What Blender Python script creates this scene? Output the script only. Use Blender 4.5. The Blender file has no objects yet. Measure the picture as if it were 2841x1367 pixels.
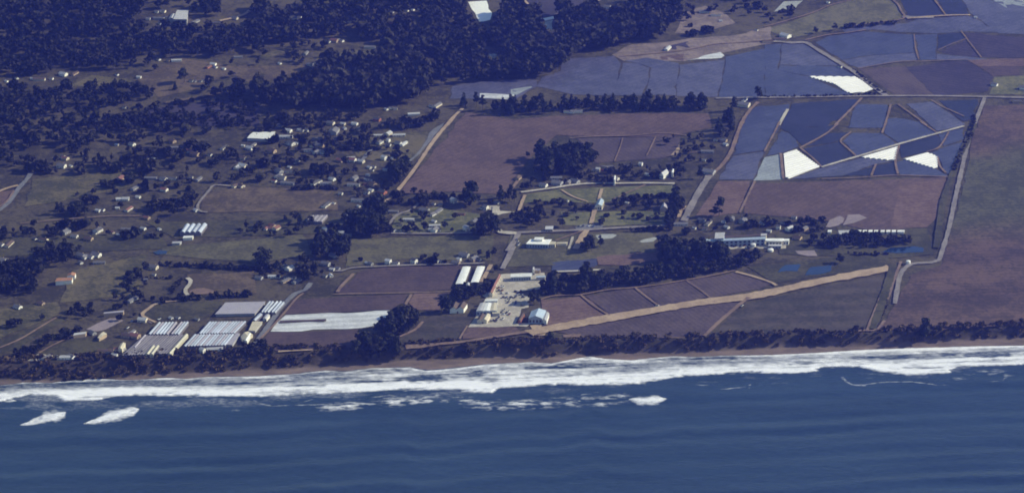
import bpy, bmesh, math, random
import numpy as np
from mathutils import Vector
from mathutils.geometry import delaunay_2d_cdt

random.seed(7)
RNG = np.random.default_rng(11)
SC = bpy.context.scene
COL = SC.collection

# ------------------------------------------------------------------ camera
CAM_H = 1345.0
DEP = math.radians(22.0)
FPX = 8250.0
PW, PH = 2841.0, 1367.0
cam = bpy.data.cameras.new('camera')
cam.sensor_width = 36.0
cam.lens = FPX / PW * 36.0
cam.clip_start = 5.0
cam.clip_end = 40000.0
cam_ob = bpy.data.objects.new('camera', cam)
cam_ob.location = (0, 0, CAM_H)
cam_ob.rotation_euler = (math.radians(90) - DEP, 0, 0)
COL.objects.link(cam_ob)
SC.camera = cam_ob

# ------------------------------------------------------------------ sky, sun, exposure
SUN_EL, SUN_TH = math.radians(30), math.radians(12)
SUN_DIR = Vector((math.cos(SUN_EL) * math.cos(SUN_TH), math.cos(SUN_EL) * math.sin(SUN_TH), math.sin(SUN_EL)))
SUN_STRENGTH, SKY_STRENGTH, EXPOSURE = 5.0, 0.115, 0.10
world = bpy.data.worlds.new('World')
SC.world = world
world.use_nodes = True
wt = world.node_tree
wt.nodes.clear()
wo = wt.nodes.new('ShaderNodeOutputWorld')
wb = wt.nodes.new('ShaderNodeBackground')
ws = wt.nodes.new('ShaderNodeTexSky')
ws.sky_type = 'NISHITA'
ws.sun_disc = False
ws.sun_elevation = SUN_EL
ws.sun_rotation = math.radians(90) - SUN_TH
ws.air_density = 1.0
ws.dust_density = 0.4
ws.ozone_density = 2.5
wb.inputs['Strength'].default_value = SKY_STRENGTH
wt.links.new(ws.outputs[0], wb.inputs['Color'])
wt.links.new(wb.outputs[0], wo.inputs['Surface'])
sl = bpy.data.lights.new('sun', 'SUN')
sl.energy = SUN_STRENGTH
sl.angle = math.radians(0.5)
sl.color = (1.0, 0.965, 0.94)
sun_ob = bpy.data.objects.new('sun', sl)
sun_ob.rotation_euler = (-SUN_DIR).to_track_quat('-Z', 'Y').to_euler()
sun_ob.location = (800, 3000, 2000)
COL.objects.link(sun_ob)
SC.cycles.pixel_filter_type = 'BLACKMAN_HARRIS'
SC.cycles.filter_width = 1.8
SC.view_settings.view_transform = 'Standard'
SC.view_settings.look = 'None'
SC.view_settings.exposure = EXPOSURE
SC.view_settings.gamma = 1.0
SC.view_settings.use_curve_mapping = False
HAZE_DENSITY, HAZE_COLOR, HAZE_G = 0.000074, (0.11, 0.15, 1.0), 0.5

# ------------------------------------------------------------------ survey: photo points -> ground
TAGS = {'O': (0, 0, 1.10330), 'W1': (0, 930, .3688), 'W2': (940, 930, .3688), 'W3': (1880, 930, .3731),
        'G1': (60, 820, .15656), 'G2': (380, 800, .17275), 'G3': (1180, 720, .15656), 'G4': (1900, 590, .15656), 'F': (0, 0, 1.0)}
for r_, oy_ in (('A', 0), ('B', 340), ('C', 680)):
    for c_, ox_ in enumerate((0, 710, 1420, 2121)):
        TAGS[r_ + str(c_ + 1)] = (ox_, oy_, .28246)

def Z(tag, s):
    """'x,y x,y ...' read off a detail of the photograph -> array of full photograph coordinates"""
    ox, oy, k = TAGS[tag]
    a = np.array([[float(v) for v in p.split(',')] for p in s.split()])
    return a * k + np.array([ox, oy])

CD, SD = math.cos(DEP), math.sin(DEP)
def ray(p):
    p = np.atleast_2d(np.asarray(p, float))
    u = (p[:, 0] - PW / 2) / FPX
    v = (PH / 2 - p[:, 1]) / FPX
    return np.stack([u, CD + v * SD, -SD + v * CD], 1)

def unplane(p, z):
    d = ray(p)
    t = (z - CAM_H) / d[:, 2]
    return d[:, 0] * t, d[:, 1] * t

def project(X, Y, Zv):
    dz = Zv - CAM_H
    depth = Y * CD - dz * SD
    up = Y * SD + dz * CD
    return PW / 2 + FPX * X / depth, PH / 2 - FPX * up / depth

UP = np.vstack([Z('W1', '0,378 180,352 400,352 720,325 1000,335 1250,318 1400,325 1560,312 1900,308 2200,290 2450,262'),
                Z('W2', '30,272 250,245 540,240 650,265 850,250 1100,218 1450,200 1600,210 1880,152 2000,175 2200,185 2500,155'),
                Z('W3', '0,150 100,160 300,150 700,145 1000,130 1400,105 1800,90 2200,80 2576,75')])
LOW = np.vstack([Z('W1', '0,485 100,480 200,460 400,460 500,490 700,495 900,460 1200,455 1500,450 1700,460 2000,465 2250,440 2500,440'),
                 Z('W2', '30,440 400,400 750,395 1000,420 1150,435 1220,400 1500,375 1800,370 2300,360 2500,320'),
                 Z('W3', '0,310 300,290 550,265 750,280 950,270 1100,230 1350,230 1500,265 1700,280 1880,280 2000,270 2100,230 2576,215')])
TOE = np.vstack([Z('W1', '0,330 500,335 900,312 1100,297 1700,268 1850,258 2100,250 2500,225'),
                 Z('W2', '120,205 700,180 1000,165 1300,155 1500,165 1850,137 2500,122'),
                 Z('W3', '0,125 500,97 1000,76 1330,74 1800,50 2300,22 2576,12')])
TOP = Z('O', '0,912 280,902 600,890 700,884 1000,877 1060,870 1400,864 1800,852 2180,840 2575,822')
def curve(P, z):
    X, Y = unplane(P, z)
    o = np.argsort(X)
    return X[o], Y[o]
CS, CT, CB = curve(UP, 0.0), curve(TOE, 2.5), curve(TOP, 14.0)
def along(c, X):
    m0 = (c[1][1] - c[1][0]) / (c[0][1] - c[0][0])
    y = np.interp(X, c[0], c[1])
    k = 0.09
    y = np.where(X < c[0][0], c[1][0] + (X - c[0][0]) * k, y)
    return np.where(X > c[0][-1], c[1][-1] + (X - c[0][-1]) * k, y)

def sstep(a, b, x):
    t = np.clip((x - a) / (b - a), 0, 1)
    return t * t * (3 - 2 * t)

def height(X, Y):
    X, Y = np.asarray(X, float), np.asarray(Y, float)
    ys, yt, yb = along(CS, X), along(CT, X), along(CB, X)
    yt = np.maximum(yt, ys + 3)
    yb = np.maximum(yb, yt + 6)
    z = np.where(Y < ys, np.maximum((Y - ys) * 0.05, -3.0), 2.5 * (Y - ys) / (yt - ys))
    z = np.where(Y > yt, 2.5 + 11.5 * sstep(0, 1, (Y - yt) / (yb - yt)), z)
    s = sstep(3550, 4350, Y)
    n = np.sin(X / 170 + 1.3) * np.sin(Y / 190 + .5) + .5 * np.sin(X / 95 + Y / 130)
    hills = s * (10 + 7 * n + 16 * sstep(150, -650, X)) + 1.2 * sstep(3150, 3300, Y) * np.sin(X / 120 + .4) * np.sin(Y / 150)
    far = 110 * sstep(4700, 7500, Y)
    return z + np.where(Y > yb, hills + far, 0)

def ground(p, zoff=0.0):
    d = ray(p)
    lo, hi = np.full(len(d), -5.0), np.full(len(d), 220.0)
    for i in range(46):                          # the first meeting of the sight line with the terrain
        zz = (lo + hi) / 2
        t = (zz + zoff - CAM_H) / d[:, 2]
        X, Y = d[:, 0] * t, d[:, 1] * t
        up = zz > height(X, Y)
        hi, lo = np.where(up, zz, hi), np.where(up, lo, zz)
    return np.stack([X, Y, height(X, Y)], 1)

# ------------------------------------------------------------------ noise
def hash2(i, j, seed):
    h = (i.astype(np.int64) * 374761393 + j.astype(np.int64) * 668265263 + seed * 974634777) & 0x7fffffff
    h = ((h ^ (h >> 13)) * 1274126177) & 0x7fffffff
    return ((h ^ (h >> 16)) & 0xffff) / 65535.0
def vnoise(x, y, seed=0):
    i, j = np.floor(x), np.floor(y)
    fx, fy = x - i, y - j
    fx, fy = fx * fx * (3 - 2 * fx), fy * fy * (3 - 2 * fy)
    a = hash2(i, j, seed) * (1 - fx) + hash2(i + 1, j, seed) * fx
    b = hash2(i, j + 1, seed) * (1 - fx) + hash2(i + 1, j + 1, seed) * fx
    return a * (1 - fy) + b * fy
def fbm(x, y, seed=0, n=4):
    s, a, tot = 0, 1.0, 0
    for k in range(n):
        s = s + a * vnoise(x * 2 ** k, y * 2 ** k, seed + k)
        tot += a
        a *= .55
    return s / tot

# ------------------------------------------------------------------ object helpers
def link(o, parent=None):
    COL.objects.link(o)
    if parent is not None:
        o.parent = parent
    return o

def tag(o, label=None, cat=None, group=None, kind=None):
    if label: o['label'] = label
    if cat: o['category'] = cat
    if group: o['group'] = group
    if kind: o['kind'] = kind
    return o

def empty(name, loc, rz=0.0):
    o = bpy.data.objects.new(name, None)
    o.empty_display_size = 1
    o.location = loc
    o.rotation_euler = (0, 0, rz)
    return link(o)

def mesh_np(name, V, F, mats=(), smooth=False):
    """V (n,3), F (m,3|4) arrays -> mesh"""
    V = np.asarray(V, np.float32)
    F = np.asarray(F, np.int32)
    me = bpy.data.meshes.new(name)
    k = F.shape[1]
    me.vertices.add(len(V))
    me.vertices.foreach_set('co', V.ravel())
    me.loops.add(F.size)
    me.loops.foreach_set('vertex_index', F.ravel())
    me.polygons.add(len(F))
    me.polygons.foreach_set('loop_start', np.arange(0, F.size, k, dtype=np.int32))
    me.polygons.foreach_set('loop_total', np.full(len(F), k, np.int32))
    if smooth:
        me.polygons.foreach_set('use_smooth', np.ones(len(F), bool))
    for m in mats:
        me.materials.append(m)
    me.update(calc_edges=True)
    return me

def add_attr(me, name, vals):
    a = me.attributes.new(name, 'FLOAT', 'POINT')
    a.data.foreach_set('value', np.asarray(vals, np.float32))

class MB:
    def __init__(s):
        s.v, s.f = [], []
    def add(s, vs, fs):
        b = len(s.v)
        s.v += [tuple(p) for p in vs]
        s.f += [tuple(i + b for i in q) for q in fs]
    def box(s, x0, x1, y0, y1, z0, z1):
        s.add([(x0, y0, z0), (x1, y0, z0), (x1, y1, z0), (x0, y1, z0), (x0, y0, z1), (x1, y0, z1), (x1, y1, z1), (x0, y1, z1)],
              [(0, 3, 2, 1), (4, 5, 6, 7), (0, 1, 5, 4), (1, 2, 6, 5), (2, 3, 7, 6), (3, 0, 4, 7)])
    def tube(s, pts, rad, n=6):
        rings = []
        for k, p in enumerate(pts):
            p = Vector(p)
            d = (Vector(pts[min(k + 1, len(pts) - 1)]) - Vector(pts[max(k - 1, 0)])).normalized()
            a = d.cross(Vector((.31, .95, .05))).normalized()
            b = d.cross(a)
            rings.append([p + (a * math.cos(2 * math.pi * i / n) + b * math.sin(2 * math.pi * i / n)) * rad[k] for i in range(n)])
        fs = [(k * n + i, k * n + (i + 1) % n, (k + 1) * n + (i + 1) % n, (k + 1) * n + i) for k in range(len(pts) - 1) for i in range(n)]
        fs.append(tuple((len(pts) - 1) * n + i for i in range(n)))
        s.add([q for r in rings for q in r], fs)
    def mesh(s, name, mat=None, smooth=False):
        me = bpy.data.meshes.new(name)
        me.from_pydata(s.v, [], s.f)
        bm = bmesh.new(); bm.from_mesh(me)
        bmesh.ops.recalc_face_normals(bm, faces=bm.faces)
        bm.to_mesh(me); bm.free()
        if mat: me.materials.append(mat)
        if smooth:
            for p in me.polygons: p.use_smooth = True
        return me
    def build(s, name, mat=None, parent=None, smooth=False):
        return link(bpy.data.objects.new(name, s.mesh(name, mat, smooth)), parent)

# ------------------------------------------------------------------ materials
def nodes(name):
    m = bpy.data.materials.new(name)
    m.use_nodes = True
    nt = m.node_tree
    return m, nt, nt.nodes['Principled BSDF']
def N(nt, t, **kw):
    n = nt.nodes.new(t)
    for k, v in kw.items(): setattr(n, k, v)
    return n
def setc(s, c): s.default_value = (c[0], c[1], c[2], 1)
def ramp(nt, fac, stops):
    r = N(nt, 'ShaderNodeValToRGB')
    e = r.color_ramp.elements
    while len(e) < len(stops): e.new(.5)
    for k, (p, c) in enumerate(stops):
        e[k].position = p
        e[k].color = (c[0], c[1], c[2], 1)
    nt.links.new(fac, r.inputs[0])
    return r.outputs[0]
def noise(nt, vec, scale, detail=4, rough=.55, dist=0.0):
    n = N(nt, 'ShaderNodeTexNoise')
    n.inputs['Scale'].default_value = scale
    n.inputs['Detail'].default_value = detail
    n.inputs['Roughness'].default_value = rough
    n.inputs['Distortion'].default_value = dist
    nt.links.new(vec, n.inputs['Vector'])
    return n.outputs['Fac']
def mixc(nt, f, a, b, mode='MIX'):
    n = N(nt, 'ShaderNodeMix', data_type='RGBA', blend_type=mode)
    for sock, v in ((n.inputs[0], f), (n.inputs[6], a), (n.inputs[7], b)):
        if hasattr(v, 'is_linked'): nt.links.new(v, sock)
        elif isinstance(v, (int, float)): sock.default_value = v
        else: setc(sock, v)
    return n.outputs[2]
def math_(nt, op, a, b=None):
    n = N(nt, 'ShaderNodeMath', operation=op)
    for i, v in enumerate((a, b)):
        if v is None: continue
        if hasattr(v, 'is_linked'): nt.links.new(v, n.inputs[i])
        else: n.inputs[i].default_value = v
    return n.outputs[0]

def field_mat(name, c1, c2, row=None, pitch=7.0, amp=.35, rough=.9, patch=.012, spec=.3, c3=None, stretch=None):
    """soil / plastic mulch / grass: broad patches, fine grain and, where asked, planted rows running along world angle `row`"""
    m, nt, bs = nodes(name)
    pos = N(nt, 'ShaderNodeNewGeometry').outputs['Position']
    bp = pos
    if stretch:
        sm = N(nt, 'ShaderNodeMapping')
        sm.inputs['Scale'].default_value = stretch
        nt.links.new(pos, sm.inputs['Vector'])
        bp = sm.outputs[0]
    big = noise(nt, bp, patch, 5, .6)
    fine = noise(nt, pos, .22, 3, .6)
    mid = noise(nt, pos, .045, 4, .65)
    f = math_(nt, 'ADD', math_(nt, 'MULTIPLY', big, 1.3), math_(nt, 'MULTIPLY', fine, 1.5))
    f = math_(nt, 'ADD', f, math_(nt, 'MULTIPLY', mid, 1.5))
    f = math_(nt, 'SUBTRACT', f, 1.65)
    col = ramp(nt, f, [(.28, c1), (.72, c2)] if c3 is None else [(.25, c1), (.48, c2), (.75, c3)])
    if row is not None:
        mp = N(nt, 'ShaderNodeMapping')
        mp.inputs['Rotation'].default_value = (0, 0, -row)
        nt.links.new(pos, mp.inputs['Vector'])
        w = N(nt, 'ShaderNodeTexWave', wave_type='BANDS', bands_direction='Y')
        w.inputs['Scale'].default_value = 2 * math.pi / pitch / 20 * 1.0
        w.inputs['Distortion'].default_value = 1.2
        w.inputs['Detail'].default_value = 2
        w.inputs['Detail Scale'].default_value = .4
        nt.links.new(mp.outputs[0], w.inputs['Vector'])
        dark = [v * (1 - amp) for v in (1, 1, 1)]
        col = mixc(nt, 1.0, col, ramp(nt, w.outputs['Fac'], [(.2, dark), (.8, (1, 1, 1))]), 'MULTIPLY')
    nt.links.new(col, bs.inputs['Base Color'])
    bs.inputs['Roughness'].default_value = rough
    bs.inputs['Specular IOR Level'].default_value = spec
    b = N(nt, 'ShaderNodeBump')
    b.inputs['Strength'].default_value = .5
    b.inputs['Distance'].default_value = .5
    nt.links.new(fine, b.inputs['Height'])
    nt.links.new(b.outputs[0], bs.inputs['Normal'])
    return m

def plain(name, c, rough=.7, spec=.3, var=.18, scale=.15, metallic=0):
    m, nt, bs = nodes(name)
    pos = N(nt, 'ShaderNodeNewGeometry').outputs['Position']
    f = noise(nt, pos, scale, 4, .6)
    oi = N(nt, 'ShaderNodeObjectInfo').outputs['Random']
    f = math_(nt, 'ADD', math_(nt, 'MULTIPLY', f, .7), math_(nt, 'MULTIPLY', oi, .3))
    col = ramp(nt, f, [(.3, [v * (1 - var) for v in c]), (.7, [min(v * (1 + var * .6), .95) for v in c])])
    nt.links.new(col, bs.inputs['Base Color'])
    bs.inputs['Roughness'].default_value = rough
    bs.inputs['Specular IOR Level'].default_value = spec
    bs.inputs['Metallic'].default_value = metallic
    return m

def leaf_mat(name, dark, mid, lite):
    m, nt, bs = nodes(name)
    g = N(nt, 'ShaderNodeNewGeometry')
    isl = g.outputs['Random Per Island']
    at = N(nt, 'ShaderNodeAttribute', attribute_name='tint').outputs['Fac']
    oi = N(nt, 'ShaderNodeObjectInfo').outputs['Random']
    f = math_(nt, 'ADD', math_(nt, 'MULTIPLY', isl, .45), math_(nt, 'MULTIPLY', at, .45))
    f = math_(nt, 'ADD', f, math_(nt, 'MULTIPLY', oi, .2))
    nt.links.new(ramp(nt, f, [(.15, dark), (.5, mid), (.95, lite)]), bs.inputs['Base Color'])
    bs.inputs['Roughness'].default_value = .85
    bs.inputs['Specular IOR Level'].default_value = .15
    return m

ROWA = math.radians(40)      # planting direction of the tunnel fields
M = {
 'terrain': field_mat('ground_scrub', (.025, .021, .011), (.082, .066, .036), patch=.01),
 'sand': field_mat('sand', (.20, .15, .12), (.27, .20, .16), patch=.03),
 'grass': field_mat('pasture', (.046, .043, .017), (.120, .098, .047), patch=.009),
 'darkgrass': field_mat('dark_pasture', (.030, .028, .012), (.070, .062, .028), patch=.012),
 'lawn': field_mat('lawn', (.070, .074, .030), (.150, .140, .062), patch=.015),
 'drygrass': field_mat('dry_hill_grass', (0.0570, 0.0420, 0.0247), (0.1235, 0.0894, 0.0532), patch=.015),
 'brown': field_mat('ploughed_soil', (0.0810, 0.0519, 0.0460), (0.1242, 0.0796, 0.0718), row=.9, pitch=8, amp=.12, patch=.007),
 'eastfield': field_mat('wide_field_soil', (.060, .040, .033), (.125, .078, .062), row=.06, pitch=9, amp=.12, patch=.012),
 'hillgrass': field_mat('hill_grass', (.075, .070, .036), (.145, .128, .070), patch=.015),
 'pink': field_mat('pale_soil', (0.1092, 0.0659, 0.0570), (0.1615, 0.1038, 0.0902), row=.3, pitch=8, amp=.12, patch=.01),
 'darkbrown': field_mat('damp_soil', (0.0522, 0.0343, 0.0380), (0.0855, 0.0560, 0.0551), row=.1, pitch=7, amp=.12, patch=.008),
 'purple': field_mat('young_crop', (0.0598, 0.0423, 0.0478), (0.0966, 0.0690, 0.0718), row=-1.1, pitch=6, amp=.17, patch=.01),
 'banded': field_mat('banded_crop', (.040, .036, .026), (.078, .062, .048), row=.08, pitch=31, amp=.25, patch=.006),
 'greenbrown': field_mat('fallow', (.060, .056, .026), (.118, .105, .052), row=.1, pitch=37, amp=.08, patch=.005),
 'lilac': field_mat('plastic_mulch', (0.0600, 0.0600, 0.1080), (0.1000, 0.0960, 0.1600), row=ROWA, pitch=9, amp=.15, rough=.55, patch=.01, spec=.5),  # bluish sky reflection is put into the lilac base colour
 'blue': field_mat('blue_plastic_mulch', (0.0377, 0.0410, 0.0902), (0.0607, 0.0640, 0.1271), row=ROWA, pitch=9, amp=.15, rough=.5, patch=.012, spec=.5),
 'navy': field_mat('dark_plastic_mulch', (0.0120, 0.0135, 0.0390), (0.0225, 0.0232, 0.0615), row=ROWA, pitch=9, amp=.15, rough=.55, patch=.012, spec=.4),
 'dusk': field_mat('dark_purple_mulch', (0.0323, 0.0255, 0.0476), (0.0544, 0.0425, 0.0697), row=-.5, pitch=9, amp=.2, patch=.012),
 'pale': field_mat('pale_plastic_mulch', (.24, .26, .28), (.32, .35, .37), row=ROWA, pitch=8, amp=.1, rough=.5, patch=.02, spec=.5),
 'white': field_mat('white_plastic_mulch', (.52, .53, .56), (.66, .67, .70), row=.12, pitch=13, amp=.2, rough=.5, patch=.02, spec=.5),
 'bright': field_mat('clean_white_plastic', (.88, .88, .86), (.95, .95, .93), row=.6, pitch=8, amp=.05, rough=.4, patch=.02, spec=.6),
 'bare': field_mat('bare_slope', (.13, .10, .09), (.22, .17, .15), patch=.03),
 'tan': field_mat('dirt_track', (.30, .215, .145), (.40, .295, .205), patch=.04),
 'dirt': field_mat('rough_track', (.15, .10, .08), (.22, .15, .115), patch=.04),
 'road': field_mat('worn_asphalt', (.17, .15, .145), (.25, .22, .21), patch=.05, rough=.8),
 'asphalt': field_mat('asphalt', (.12, .12, .135), (.17, .17, .185), patch=.05, rough=.8),
 'concrete': field_mat('concrete_yard', (.33, .30, .25), (.46, .42, .36), patch=.04),
 'infield': field_mat('infield', (.30, .31, .30), (.36, .37, .36), patch=.05),
 'dry': field_mat('dry_pond_bed', (.22, .18, .19), (.27, .22, .23), patch=.04),
 'pond': plain('pond_water', (.012, .03, .085), rough=.12, spec=.6, var=.25, scale=.05),
 'w_white': plain('white_wall', (.80, .78, .72)), 'w_cream': plain('cream_wall', (.70, .63, .50)),
 'w_tan': plain('tan_wall', (.42, .32, .22)), 'w_grey': plain('grey_wall', (.36, .36, .37)),
 'w_red': plain('brick_red_wall', (.42, .16, .10)), 'w_blue': plain('blue_grey_and_shade_wall', (.34, .40, .48)),  # blue also stands in for shade on the school and long building fronts
 'r_grey': plain('grey_roof', (.085, .08, .085)), 'r_slate': plain('slate_roof', (.15, .145, .16)), 'r_pale': plain('pale_roof', (.44, .44, .46)), 'r_white': plain('white_roof', (.80, .80, .78), rough=.5),
 'r_brown': plain('brown_roof', (.11, .075, .06)), 'r_red': plain('red_roof', (.22, .10, .08)), 'r_blue': plain('blue_metal_roof', (.38, .46, .56), rough=.45),
 'r_cream': plain('cream_roof', (.52, .47, .36)), 'r_lilac': plain('shade_cloth', (.33, .31, .36)), 'r_orange': plain('orange_roof', (.36, .18, .10)),
 'glass': plain('greenhouse_plastic', (.40, .44, .53), rough=.4, spec=.5, var=.3, scale=.05),
 'glassdull': plain('dusty_greenhouse_plastic', (.17, .155, .175), rough=.5, spec=.4, var=.3, scale=.06),
 'glasscream': plain('cream_greenhouse_plastic', (.52, .49, .39), rough=.5, spec=.4),
 'tunnel': plain('tunnel_plastic', (.86, .84, .82), rough=.36, spec=.8, var=.08),
 'window': plain('window_glass', (.03, .035, .05), rough=.15, spec=.6), 'door': plain('door_paint', (.10, .08, .07)),
 'tyre': plain('tyre_rubber', (.02, .02, .02)), 'bark': plain('bark', (.09, .065, .05), scale=1.0),
 'car_white': plain('white_car_paint', (.8, .8, .8), rough=.3, spec=.5), 'car_dark': plain('dark_car_paint', (.03, .03, .04), rough=.3, spec=.5),
 'car_red': plain('maroon_car_paint', (.16, .03, .03), rough=.3, spec=.5), 'car_grey': plain('silver_car_paint', (.36, .37, .40), rough=.3, spec=.5),
 'car_blue': plain('blue_car_paint', (.05, .09, .22), rough=.3, spec=.5),
 'leaf': leaf_mat('broadleaf_foliage', (.014, .018, .010), (.028, .031, .017), (.052, .050, .028)),
 'pineleaf': leaf_mat('conifer_foliage', (.012, .018, .014), (.028, .034, .022), (.052, .055, .032)),
 'scrub': leaf_mat('coastal_scrub', (.025, .026, .013), (.065, .052, .026), (.15, .10, .05)),
 'woodleaf': leaf_mat('woodland_foliage', (.012, .014, .009), (.025, .025, .015), (.050, .043, .026)),
}

# ================================================================== GROUND
def zone_ground():
    nt = M['terrain'].node_tree
    bs = nt.nodes['Principled BSDF']
    col = bs.inputs['Base Color'].links[0].from_socket
    pos = N(nt, 'ShaderNodeNewGeometry').outputs['Position']
    sp = N(nt, 'ShaderNodeMapping')
    sp.inputs['Scale'].default_value = (.3, 1, 1)
    nt.links.new(pos, sp.inputs['Vector'])
    sandc = ramp(nt, noise(nt, sp.outputs[0], .12, 5, .65), [(.35, (.11, .082, .07)), (.65, (.21, .155, .13))])
    blufc = ramp(nt, noise(nt, pos, .11, 5, .65), [(.35, (.022, .020, .012)), (.6, (.060, .044, .026)), (.75, (.13, .085, .05))])
    a = N(nt, 'ShaderNodeAttribute', attribute_name='sand').outputs['Fac']
    b = N(nt, 'ShaderNodeAttribute', attribute_name='bluff').outputs['Fac']
    nt.links.new(mixc(nt, a, mixc(nt, b, col, blufc), sandc), bs.inputs['Base Color'])
zone_ground()
def grid_mesh(name, xs, ys, zf, mats):
    X, Y = np.meshgrid(xs, ys)
    z = zf(X, Y)
    V = np.stack([X.ravel(), Y.ravel(), z.ravel()], 1)
    nx, ny = len(xs), len(ys)
    i = np.arange(nx * ny).reshape(ny, nx)
    F = np.stack([i[:-1, :-1].ravel(), i[:-1, 1:].ravel(), i[1:, 1:].ravel(), i[1:, :-1].ravel()], 1)
    return mesh_np(name, V, F, mats, smooth=True), X, Y, z

xs = np.concatenate([np.linspace(-5000, -1000, 24), np.arange(-960, 961, 7.0), np.linspace(1000, 5000, 24)])
ys = np.concatenate([np.arange(2860, 3140, 3.5), np.arange(3140, 4760, 8.0), np.linspace(4800, 9500, 50)])
me, X_, Y_, Z_ = grid_mesh('ground', xs, ys, height, [M['terrain']])
toe, top = along(CT, X_), along(CB, X_)
wob = 9 * (fbm(X_ / 30, Y_ / 20, 7, 3) - .5)
add_attr(me, 'sand', sstep(2.5, -2.5, Y_ - toe + wob).ravel())
add_attr(me, 'bluff', (sstep(-3, 3, Y_ - toe + wob) * sstep(8, -2, Y_ - top + wob)).ravel())
g = link(bpy.data.objects.new('ground', me))
tag(g, 'rolling coastal farmland of scrub and rough grass above a sandy beach', 'ground', kind='structure')

# ------------------------------------------------------------------ sea with swell and surf
sx = np.concatenate([np.linspace(-5000, -800, 24), np.arange(-780, 781, 1.5), np.linspace(800, 5000, 24)])
sy = np.concatenate([np.linspace(-1000, 2560, 40), np.arange(2580, 3060, 1.15), [3070, 3100, 3140]])
SX, SY = np.meshgrid(sx, sy)
def polydist(px, py, pts, vs=2.4):
    """distance in the water plane to a polyline of photograph points (vertical distance stretched by the foreshortening)"""
    best = np.full(px.shape, 1e9)
    for a, b in zip(pts[:-1], pts[1:]):
        ax, ay, bx, by = a[0], a[1] * vs, b[0], b[1] * vs
        dx, dy = bx - ax, by - ay
        t = np.clip(((px - ax) * dx + (py * vs - ay) * dy) / (dx * dx + dy * dy), 0, 1)
        best = np.minimum(best, np.hypot(px - ax - t * dx, py * vs - ay - t * dy))
    return best
def make_sea():
    fine = (np.abs(SX) < 790) & (SY > 2570)
    edge = np.clip((800 - np.abs(SX)) / 60, 0, 1) * np.clip((SY - 2575) / 30, 0, 1)
    ys_ = along(CS, SX)
    off = ys_ - SY                                   # metres off the beach
    wx = SX + 25 * fbm(SX / 300, SY / 120, 5, 3)
    ph = off + 18 * fbm(SX / 480, SY / 300, 9, 2) + 4 * fbm(SX / 60, SY / 40, 19, 2)
    sw = np.sin(ph * 2 * np.pi / 47) + .55 * np.sin(ph * 2 * np.pi / 29 + 1.2 + SX / 260) + .35 * np.sin(ph * 2 * np.pi / 71 - SX / 400)
    amp = .42 * sstep(20, 120, off) + .1
    z = amp * sw * (.05 + 1.7 * fbm(SX / 150, SY / 45, 31, 3) ** 1.5) + .28 * (fbm(SX / 13, SY / 7, 3, 3) - .5)
    px, py = project(SX, SY, np.zeros_like(SX))
    yu = np.interp(px, UP[:, 0], UP[:, 1])
    yl = np.interp(px, LOW[:, 0], LOW[:, 1])
    n1 = fbm(SX / 105, (SY - .09 * SX) / 8, 41, 4)
    n2 = fbm(SX / 9, SY / 4.5, 43, 3)
    n3 = fbm(SX / 270, (SY - .09 * SX) / 12, 47, 3)
    yl = yl + (n1 - .5) * 16 + (n2 - .5) * 7
    yu = yu + (n2 - .5) * 3
    t = (py - yu) / np.maximum(yl - yu, 4)           # 0 at the wash line, 1 at the breakers' edge
    body = .36 + .42 * sstep(.26, .62, t) + .32 * sstep(.40, .62, n3) + 1.05 * (n1 - .5) + .6 * (n2 - .5) + .35 * np.exp(-((t - .03) / .05) ** 2)
    f = body * sstep(-.02, .03, t) * (1 - sstep(.96, 1.04, t))
    def hole(tg, x, y, rx, ry, k):
        c = Z(tg, f'{x},{y}')[0]
        s_ = TAGS[tg][2]
        d = np.hypot((px - c[0]) / (rx * s_), (py - c[1]) / (ry * s_)) + .8 * (n2 - .5) + 1.1 * (n1 - .5)
        return .8 * k * (1 - sstep(.35, 1.15, d))
    for h in (('W1', 1210, 370, 110, 22, .8), ('W1', 870, 372, 80, 22, .5), ('W1', 2330, 300, 150, 24, .35), ('W1', 2350, 380, 190, 12, .5), ('W1', 330, 462, 130, 16, .8), ('W1', 760, 465, 200, 14, .5),
              ('W2', 1030, 285, 130, 30, .65), ('W2', 620, 325, 170, 26, .55), ('W2', 210, 345, 120, 12, .4), ('W2', 1500, 240, 270, 15, .5), ('W2', 1120, 340, 70, 30, .5), ('W2', 1800, 215, 260, 16, .3),
              ('W3', 2320, 142, 190, 32, .75), ('W3', 930, 200, 130, 22, .45), ('W3', 2010, 140, 90, 20, .45), ('W3', 450, 168, 330, 12, .35), ('W3', 1750, 235, 240, 26, .5), ('W3', 1500, 165, 300, 12, .25)):
        f = f - hole(*h)
    def blob(tg, s, half, k):
        P = Z(tg, s)
        return .65 * k * sstep(.34, .60, .5 * n1 + .5 * n2) * (1 - sstep(.2, 1.0, polydist(px, py, P) / half + 1.1 * (n2 - .5)))
    def lens(tg, s, widths, k=1.1):
        P = Z(tg, s)
        w = np.interp(px, P[:, 0], widths)
        yc = np.interp(px, P[:, 0], P[:, 1])
        ins = (px > P[0, 0]) & (px < P[-1, 0])
        return np.where(ins, k * (.72 + .5 * (n2 - .3)) * (1 - sstep(.3, 1.15, np.abs(py - yc) / np.maximum(w, .5) + 1.0 * (n2 - .5))), 0)
    g_ = lens('W1', '150,672 230,655 330,622 420,605 492,592', [1, 7, 17, 19, 11])
    g_ = np.maximum(g_, lens('W1', '630,664 720,640 830,605 930,585 1000,570 1042,556', [1, 9, 18, 21, 18, 3]))
    g_ = np.maximum(g_, lens('W2', '2180,482 2240,488 2330,490 2400,482 2465,478', [1, 10, 15, 12, 1]))
    patchy = .22 + .78 * sstep(.44, .66, .55 * n2 + .45 * fbm(SX / 16, SY / 8, 71, 3))
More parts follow.
